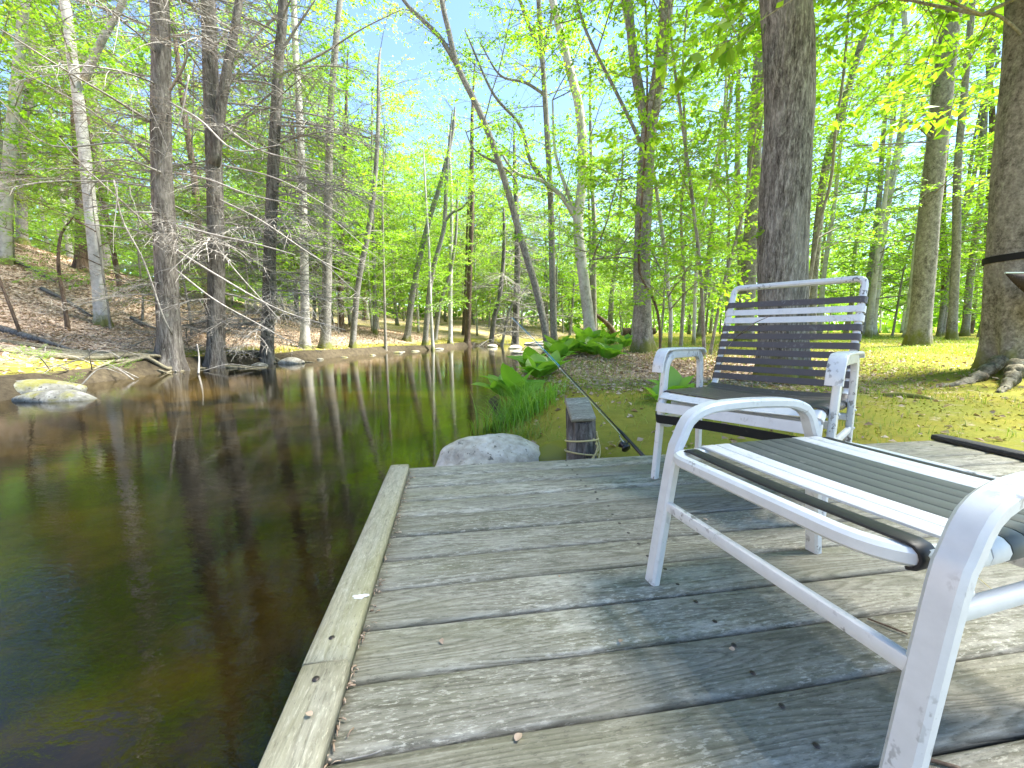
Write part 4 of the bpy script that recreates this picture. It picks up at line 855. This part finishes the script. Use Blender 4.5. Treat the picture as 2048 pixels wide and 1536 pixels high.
mb = MB(); sl = math.radians(33); box(mb, (0, 0, 0), (.16, .20, .036), bev=.006); o = obj('cap_board', mb.mesh('cap_board', M_POST), post, (-.01, .025, .32), (sl, -.03, .02))
rope = empty('rope', (.455, 2.46, gp), 'yellow rope looped round the short wooden post', 'rope'); mb = MB()
def ring(z0, tilt, r=.106, ph=0.0): t = np.linspace(0, 2 * math.pi, 30); return np.c_[r * np.cos(t) , r * np.sin(t), z0 + tilt * np.cos(t + ph)]
for P in (ring(.105, .02, .106, 1.2), ring(.02, .022, .108, 2.2), spline([(.06, -.07, .13), (.09, -.05, .09), (.075, -.085, .04), (.03, -.12, -.01), (.02, -.13, -.05)], 16), spline([(.085, -.04, .17), (.1, -.03, .11), (.11, -.05, .05), (.09, -.10, .0), (.085, -.12, -.06)], 16), spline([(.075, -.07, .10), (.1, -.05, .06), (.06, -.10, .02), (.05, -.125, -.04)], 16)):
    mb.add(*tube(P, .0058, 6))
obj('cord', mb.mesh('cord', P_ROPE), rope)
b0 = at_z(1283, 908, -.05); t0_ = at_y(1024, 628, b0[1] + 1.55)
rod = empty('fishing_rod', b0, 'black and blue fishing rod leaning out over the bank behind the deck', 'fishing rod')
D = (t0_ - b0); Ld = np.linalg.norm(D); D /= Ld; sag = lambda s_: np.outer(np.ones_like(s_), [0, 0, 0]) + np.outer(s_ * Ld, D) + np.outer(-.03 * s_ ** 3, [0, 0, 1])
s_ = np.linspace(.10, .52, 14); part('lower_blank', *tube(sag(s_), np.linspace(.0055, .0038, 14), 7), P_RODB, rod)
s_ = np.linspace(.52, 1, 20); part('upper_blank', *tube(sag(s_), np.linspace(.0038, .0016, 20), 7), P_BLUE, rod)
s_ = np.linspace(-.015, .125, 12); part('handle', *tube(sag(s_), np.array([.012, .013, .013, .0125, .011, .010, .011, .0115, .011, .010, .009, .006]), 10), P_RODB, rod)
up_ = np.array([-.62, -.35, -.55]); up_ -= D * (up_ @ D); up_ /= np.linalg.norm(up_); rc = D * Ld * .055 + up_ * .048; sid = np.cross(D, up_)
mb = MB(); prof = [(-.030, .010), (-.028, .026), (-.018, .032), (-.008, .022), (.004, .020), (.012, .026), (.022, .030), (.028, .018), (.030, .004)]; k = 14; V = []
for h_, r_ in prof: V += [rc + D * h_ + (up_ * math.cos(t) + sid * math.sin(t)) * r_ for t in np.arange(k) * 2 * math.pi / k]
mb.add(V, [(i * k + q, i * k + (q + 1) % k, (i + 1) * k + (q + 1) % k, (i + 1) * k + q) for i in range(len(prof) - 1) for q in range(k)] + [tuple(range(k - 1, -1, -1)), tuple((len(prof) - 1) * k + q for q in range(k))])
reel = obj('reel', mb.mesh('reel', P_RODB), rod)
part('reel_foot', *tube(np.array([rc * .95, D * Ld * .06 + up_ * .01]), .006, 6), P_RODB, reel)
part('reel_crank', *tube(spline([rc + sid * .02, rc + sid * .05, rc + sid * .055 + D * .03, rc + sid * .075 + D * .035], 10), .0035, 6), P_STEEL, reel)
part('bail', *tube(np.array([rc + D * .028 + (up_ * math.cos(t) + sid * math.sin(t)) * .034 for t in np.linspace(-1.6, 1.6, 14)]), .0016, 5), P_STEEL, reel)
for q in (.22, .36, .52, .66, .78, .88, .95, 1.0):
    c_ = sag(np.array([q]))[0] + up_ * .011; rr_ = .009 * (1.15 - .7 * q)
    part('line_guide', *tube(np.array([c_ + (up_ * math.cos(t) + sid * math.sin(t)) * rr_ for t in np.linspace(0, 2 * math.pi, 11)]), .0011, 4), P_STEEL, rod)
s_ = np.linspace(.10, 1, 24); part('line', *tube(sag(s_) + np.outer(.014 - .004 * s_, up_), .0011, 4), P_LINE, rod)

# black strap and the dark sling on the massive right tree
zs_ = at_y(2030, 515, 5.1)[2] - b_r[2]; p_, r_ = on_r(zs_ + .25); r_ = r_ * 1.085; P = [(p_[0] + (r_ + .016) * math.cos(t), p_[1] + (r_ + .016) * math.sin(t), zs_ + .015 * math.sin(t + 2)) for t in np.linspace(0, 2 * math.pi, 40)]
st = empty('tree_strap', b_r, 'black webbing strap round the massive right trunk', 'strap'); part('webbing', *sweep(np.array(P)[:-1], rrect(.085, .01, .002, 1), up=(0, 0, 1), closed=True), P_WEB, st)
A0 = at_y(2010, 547, 4.55); sl_ = empty('hanging_sling', A0, 'dark cloth sling with pale hem hanging by the right trunk', 'sling')
n = 12; V = []; f = []
for i in range(n + 1):
    t = i / n
    for j in range(7):
        q = j / 6; x_ = t * t * 1.5; V.append((x_, -.12 * x_ - .10 * math.sin(q * math.pi) * min(1, x_ * 3), -.02 * x_ - q * .62 * (1 - math.exp(-x_ * 1.9))))
for i in range(n):
    for j in range(6): f.append((i * 7 + j, (i + 1) * 7 + j, (i + 1) * 7 + j + 1, i * 7 + j + 1))
o = part('cloth', V, f, P_SLING, sl_); md = o.modifiers.new('thickness', 'SOLIDIFY'); md.thickness = .006
part('hem', *tube(np.array([V[i * 7] for i in range(n + 1)]) + [0, 0, .006], .012, 6), P_EDGE, sl_)

# ------------------------------------------------------------------ broad-leaved plants at the bank
def broad_leaf(L, W, bend, seed, fold=.35):
    rr = np.random.default_rng(seed); n = 9; V = []; f = []
    for i in range(n):
        t = i / (n - 1); w = W * (math.sin(math.pi * min(1, t ** .75 * 1.0)) ** .8) * (1 if t < .98 else .1) + .004; a_ = bend * t
        cx = L * (math.sin(a_) / bend if abs(bend) > .01 else t); cz = L * (1 - math.cos(a_)) / bend if abs(bend) > .01 else 0
        for s2 in (-1, -.5, 0, .5, 1): V.append((cx, s2 * w / 2, -cz + abs(s2) * w * fold * .5 + .02 * L * math.sin(t * 9 + s2 * 2 + seed) * abs(s2)))
    for i in range(n - 1):
        for j in range(4): f.append((i * 5 + j, (i + 1) * 5 + j, (i + 1) * 5 + j + 1, i * 5 + j + 1))
    return mesh('leaf', V, f, L_CAB)
BL = [broad_leaf(.44, .30, .35 + .16 * i, i, .28) for i in range(5)]
def cabbage(label, u, v, Y_, s_, nl, seed, z=None, group='broad-leaved plants on the bank'):
    rng = random.Random(seed); p = at_y(u, v, Y_); gz = float(ground(p[0], p[1])); gz = max(gz, WZ)
    root = empty('skunk_cabbage', (p[0], p[1], gz), label, 'plant', group)
    for i in range(nl):
        az = i * 2.4 + rng.uniform(-.3, .3); tilt = rng.uniform(.6, 1.35); q = bpy.data.objects.new('leaf', rng.choice(BL)); C.objects.link(q); q.parent = root
        q.location = (.03 * math.cos(az), .03 * math.sin(az), .03); q.rotation_euler = (rng.uniform(-.3, .3), -tilt, az); q.scale = (1.12 * s_ * rng.uniform(.7, 1.1),) * 3
for i, (lab, u, v, Y_, s_, nl) in enumerate((
    ('bright broad-leaved plant at the water edge, nearest the boulder', 1030, 800, 4.9, 1.0, 9), ('broad-leaved plant leaning over the water behind the grass tuft', 1005, 790, 5.4, .9, 8),
    ('upright broad-leaved plant right behind the grass tuft', 1075, 775, 5.6, 1.05, 9), ('darker upright plant at the bank behind the bright ones', 1065, 752, 6.6, 1.0, 8), ('low plant beside the orange leaf', 1105, 772, 5.9, .7, 7),
    ('dark dense plant at the foot of the leaning trunk', 1115, 735, 8.6, 1.2, 10), ('dark dense plant left in the row below the straight grey trunk', 1140, 728, 8.3, 1.2, 10), ('dark dense plant midway in the row before the pale trunk', 1165, 725, 8.8, 1.25, 10),
    ('dark dense plant near the right of the row before the pale trunk', 1190, 728, 8.2, 1.1, 9), ('spreading plant at the right end of the row by the leaf litter', 1215, 738, 7.4, 1.0, 8), ('low dark plant in front of the row by the water', 1120, 748, 7.4, 1.0, 9),
    ('far light green plant behind the row', 1170, 708, 11, 1.3, 9), ('far light green plant beside the pale trunk foot', 1215, 705, 11.5, 1.3, 9), ('light plant between pale trunk and forked trunk', 1250, 708, 10.5, .9, 7),
    ('broad-leaved plant seen past the chair left armrest', 1345, 790, 4.1, .72, 7), ('low plant left of the chair on the moss', 1318, 800, 3.9, .45, 5))):
    cabbage(lab, u, v, Y_, s_, nl, i * 3 + 1)
q = obj('orange_leaf', broad_leaf(.10, .075, 1.6, 3), None, tuple(at_y(1118, 757, 5.55)), (.4, -.9, .5)); q.data.materials[0] = P_ORNG; tag(q, 'small curled orange leaf among the bank plants', 'leaf')

# ------------------------------------------------------------------ fallen wood
def stick(name, label, P, r0, r1, mat=B_TWIG, forks=(), cat='branch', group=None):
    P = np.array(P, float); base = P[0].copy(); root = empty(name, base, label, cat, group)
    obj('stem', MB().add(*tube(spline(P - base, 18), np.linspace(r0, r1, 18), 7)).mesh('stem', mat), root)
    for Q in forks: Q = np.array(Q, float); obj('fork', MB().add(*tube(spline(Q - base, 10), np.linspace(r0 * .5, r1 * .5, 10), 5)).mesh('fork', mat), root)
def gpt(u, v, Y_, dz=.05): p = at_y(u, v, Y_); return (p[0], p[1], max(float(ground(p[0], p[1])), WZ) + dz)
stick('water_snag', 'forked dead branch reaching over the water by the dark plants', [at_y(1115, 700, 8.6), at_y(1090, 685, 8.8), at_y(1060, 688, 9.2), at_y(1040, 702, 9.6)], .018, .006, B_TWIG, [[at_y(1075, 684, 9), at_y(1050, 676, 9.4), at_y(1030, 672, 9.8)]])
stick('water_snag', 'thin bent branch dipping into the pool left of the plants', [at_y(1085, 765, 7.2), at_y(1065, 722, 7.6), at_y(1050, 720, 8), at_y(1030, 725, 8.2)], .012, .004, B_TWIG)
stick('upright_stick', 'bare pale stick standing in the water by the broad hemlock', [at_z(397, 748, WZ), at_y(398, 715, 10.2), at_y(394, 688, 10.2)], .025, .014, B_TWIG)
stick('fallen_log', 'dark fallen log propped behind the pale stout trunk', [gpt(1232, 668, 20, .1), at_y(1215, 648, 20), at_y(1190, 628, 20)], .14, .09, B_BRN, cat='log')
stick('fallen_log', 'dark rotting log lying beyond the forked trunk', [gpt(1245, 668, 24, .2), gpt(1310, 668, 24, .3)], .28, .2, B_BRN, cat='log')
for i, (lab, a_, c_, Y_) in enumerate((('weathered branch lying on the leaf slope by the left edge', (20, 520), (110, 560), 16), ('grey branch lying on leaves left of the pale mossy trunk', (85, 585), (180, 600), 14.5), ('mossy fallen log along the foot of the slope by the left edge', (0, 690), (150, 697), 10.8), ('long branch on the slope behind the hemlocks', (260, 610), (330, 625), 15))):
    stick('fallen_log', lab, [gpt(*a_, Y_), gpt((a_[0] + c_[0]) / 2, (a_[1] + c_[1]) / 2, Y_ - .3, .1), gpt(*c_, Y_ - .6)], .07 if i != 2 else .11, .03, B_HEM, cat='log', group='fallen wood on the slope')
rng = random.Random(3)
for i in range(22):
    x, y = rng.uniform(-12, -8), rng.uniform(7.2, 10.8); a_ = rng.uniform(0, 6.28); L_ = rng.uniform(.4, 1.3); z = max(float(ground(x, y)), WZ)
    stick('brush_stick', 'thin bare stick in the brushy tangle on the root-matted left bank', [(x, y, z + .02), (x + L_ * .5 * math.cos(a_), y + .5 * L_ * math.sin(a_), z + rng.uniform(.05, .35)), (x + L_ * math.cos(a_), y + L_ * math.sin(a_), z + rng.uniform(0, .5))], .013, .004, B_TWIG, group='sticks tangled on the left bank')
stick('surface_root', 'bleached root showing through the moss before the massive right tree', [gpt(1765, 812, 4.2, -.01), gpt(1800, 815, 4.1, .02), gpt(1850, 825, 3.95, .01), gpt(1880, 830, 3.9, -.04)], .035, .015, B_GREY, cat='root')

# ------------------------------------------------------------------ ground cover
rr = np.random.default_rng(77)
def scatter_litter(x, y, size, up=.02, flat=.45):
    n = len(x); z = ground(x, y) + up * rr.uniform(0, 1, n); dd = rr.normal(0, 1, (n, 3)); dd[:, 2] *= .25
    return leaf_quads(np.c_[x, y, z], dd, rr.normal(0, flat, (n, 3)) + [0, 0, 1], size, .7, .5)
def keep(x, y, cond): return x[cond], y[cond]
x = rr.uniform(-24, -4, 120000); y = rr.uniform(6, 34, 120000); sl = np.interp(y, LB[:, 0], LB[:, 1]) - x
c_ = (sl > .5) & (rr.random(len(x)) < np.clip(.25 + .6 * sstep(1, 4, sl), 0, 1) * np.clip(16 / y, .2, 1)); x1, y1 = keep(x, y, c_)
V1, f1 = scatter_litter(x1, y1, rr.uniform(.05, .12, len(x1)), .04)
x = rr.normal(2.4, 2.0, 16000); y = rr.normal(7.0, 1.7, 16000); sr = x - np.interp(y, RB[:, 0], RB[:, 1]); x2, y2 = keep(x, y, (sr > .5) & (y > 4.3))
x = rr.uniform(.2, 13, 9000); y = rr.uniform(2.2, 12, 9000); sr = x - np.interp(y, RB[:, 0], RB[:, 1]); x3, y3 = keep(x, y, (sr > .3) & (rr.random(9000) < .42) & ~((-x * .156 + y * .988 < 2.05) & (x < 3.3)))
x2 = np.r_[x2, x3]; y2 = np.r_[y2, y3]; V2, f2 = scatter_litter(x2, y2, rr.uniform(.025, .075, len(x2)), .02)
tag(obj('leaf_litter', mesh('leaf_litter', np.vstack([V1, V2]), np.vstack([f1, f2 + len(V1)]), L_LIT, False)), 'carpet of tan fallen leaves on both banks', 'leaf litter', kind='stuff')
def blades(px, py, pz, L, lean, w, seg=3):
    n = len(px); az = rr.uniform(0, 2 * math.pi, n); d = np.c_[np.cos(az), np.sin(az), az * 0]; s = np.c_[-np.sin(az), np.cos(az), az * 0]
    V = []
    for i in range(seg + 1):
        t = i / seg; c = np.c_[px, py, pz] + d * (L * lean * t * t)[:, None] + np.c_[az * 0, az * 0, L * (t - .45 * lean * t * t)]; ww = (w * (1 - .85 * t))[:, None]
        V += [c - s * ww, c + s * ww]
    V = np.stack(V, 1).reshape(-1, 3); k = 2 * (seg + 1); b_ = np.arange(n)[:, None] * k
    f = np.vstack([b_ + np.array([[2 * i, 2 * i + 1, 2 * i + 3, 2 * i + 2]]) for i in range(seg)]); return V, f
# thin grass over the right shore
n = 120000; x = rr.uniform(-.4, 16, n); y = rr.uniform(2.1, 17, n) ; sr = x - np.interp(y, RB[:, 0], RB[:, 1]); dens = fbm(x * .9, y * .9, 3, 44)
c_ = (sr > .25) & ~((-x * .156 + y * .988 < 2.04) & (x < 3.4)) & (rr.random(n) < sstep(.36, .62, dens) * .9 + .12) & (np.abs(x) < 1.5 * y + .5)
x, y = x[c_], y[c_]; V, f = blades(x, y, ground(x, y) - .005, rr.uniform(.03, .11, len(x)) * (1 + .3 * (y > 6)), rr.uniform(.2, .9, len(x)), rr.uniform(.0015, .003, len(x)) * (1 + y / 9), 2)
tag(obj('grass', mesh('grass', V, f, L_GRASS, False)), 'thin short grass over the mossy right shore', 'grass', kind='stuff')
n = 26000; x = rr.uniform(-.3, 12, n); y = rr.uniform(2.0, 9, n); sr = x - np.interp(y, RB[:, 0], RB[:, 1]); dens = fbm(x * 1.3, y * 1.3, 3, 49)
c_ = (sr > .3) & ~((-x * .156 + y * .988 < 2.02) & (x < 3.4)) & (dens > .44); x, y = x[c_], y[c_]
V, f = scatter_litter(x, y, rr.uniform(.012, .03, len(x)), .008, .6); tag(obj('moss', mesh('moss', V, f, L_MOSS, False)), 'yellow green moss tips on the right shore', 'moss', kind='stuff')
for lab, cx, cy, n, r_, lo, hi in (('lush grass tuft at the water edge between boulder and broad-leaved plants', .06, 4.2, 520, .34, .28, .55), ('smaller grass clump right of the lush tuft', .42, 4.5, 160, .18, .15, .3), ('drooping straw and grass at the bank behind the boulder', .02, 3.45, 200, .2, .1, .26)):
    px = rr.normal(cx, r_ * .5, n); py = rr.normal(cy, r_ * .5, n); V, f = blades(px, py, np.maximum(ground(px, py), WZ - .02) - .01, rr.uniform(lo, hi, n), rr.uniform(.3, 1.1, n), rr.uniform(.003, .006, n), 4)
    tag(obj('grass_tuft', mesh('grass_tuft', V, f, L_GRASS if 'straw' in lab else L_TUFT, False)), lab, 'grass')
# small green seedlings on the left bank
for i, (u, v, Y_) in enumerate(((68, 740, 8.2), (50, 728, 8.6), (240, 745, 9.0), (125, 765, 7.4), (10, 750, 7.6), (95, 733, 8.8))):
    p = at_y(u, v, Y_); z = max(float(ground(p[0], p[1])), WZ); root = empty('bank_seedling', (p[0], p[1], z), 'low bright green seedling clump on the brushy left bank', 'plant', 'seedlings on the left bank')
    for k_ in range(4): place_branch(root, 'leafy_branch', SP_BEECH[k_], (0, 0, .02), k_ * 1.6 + i, .55, .17 if i < 4 else .13)

# ------------------------------------------------------------------ litter on the deck
mb = MB(); rr = np.random.default_rng(3)
for i in range(120):                                                  # crumbs swept against the rail
    bb = rr.uniform(.45, 1.9); aa = -.212 + abs(rr.normal(0, .010)); p = E1 * aa + E2 * bb; L_ = rr.uniform(.002, .009); t = rr.uniform(0, 6.28)
    d_ = np.array([math.cos(t), math.sin(t), .1]); mb.add(*tube(np.array([p + EZ * .003, p + EZ * .006 + d_ * L_, p + EZ * .003 + d_ * L_ * 2]), rr.uniform(.0006, .0022), 4))
tag(obj('deck_crumbs', mb.mesh('deck_crumbs', L_LIT)), 'dry bud scales and crumbs along the deck edge board', 'debris', kind='stuff')
for i, (u, v, s_) in enumerate(((882, 1277, .011), (1031, 1482, .014), (795, 1022, .016), (1240, 1285, .012), (1470, 1300, .010), (625, 1430, .010), (1415, 1040, .012), (1120, 1150, .008))):
    p = at_z(u, v, .004 if u > 720 else .042); q = obj('fallen_bud', BL[i % 5], None, p, (rr.uniform(-.4, .4), rr.uniform(-.4, .1), rr.uniform(0, 6)), s_ * 3); q.data = BL[i % 5].copy(); q.data.materials[0] = L_LIT
    tag(q, 'tiny dry brown bud scale lying on the deck', 'bud scale', 'bud scales on the deck')
for lab, P_, r_, mt in (('dark thin twig on the deck under the footstool', [(1735, 1237), (1770, 1250), (1815, 1268)], .0022, B_BRN), ('pale pine needle on the deck left under the footstool', [(1578, 1010), (1613, 1042)], .0009, P_ROPE), ('pale pine needle on the deck beside the near leg', [(1950, 1150), (2000, 1192)], .0009, P_ROPE), ('short twig against the edge board near the camera', [(640, 1535), (655, 1490), (662, 1440)], .002, B_TWIG), ('bent straw across two planks near the camera', [(690, 1520), (745, 1508), (762, 1500)], .0016, B_TWIG), ('curled brown leaf stalk by the near footstool leg', [(1845, 1515), (1880, 1525), (1920, 1536)], .003, B_BRN)):
    P = np.array([at_z(u, v, .004) for u, v in P_]); tag(obj('twig', MB().add(*tube(spline(P, 8), r_, 5)).mesh('twig', mt)), lab, 'twig')
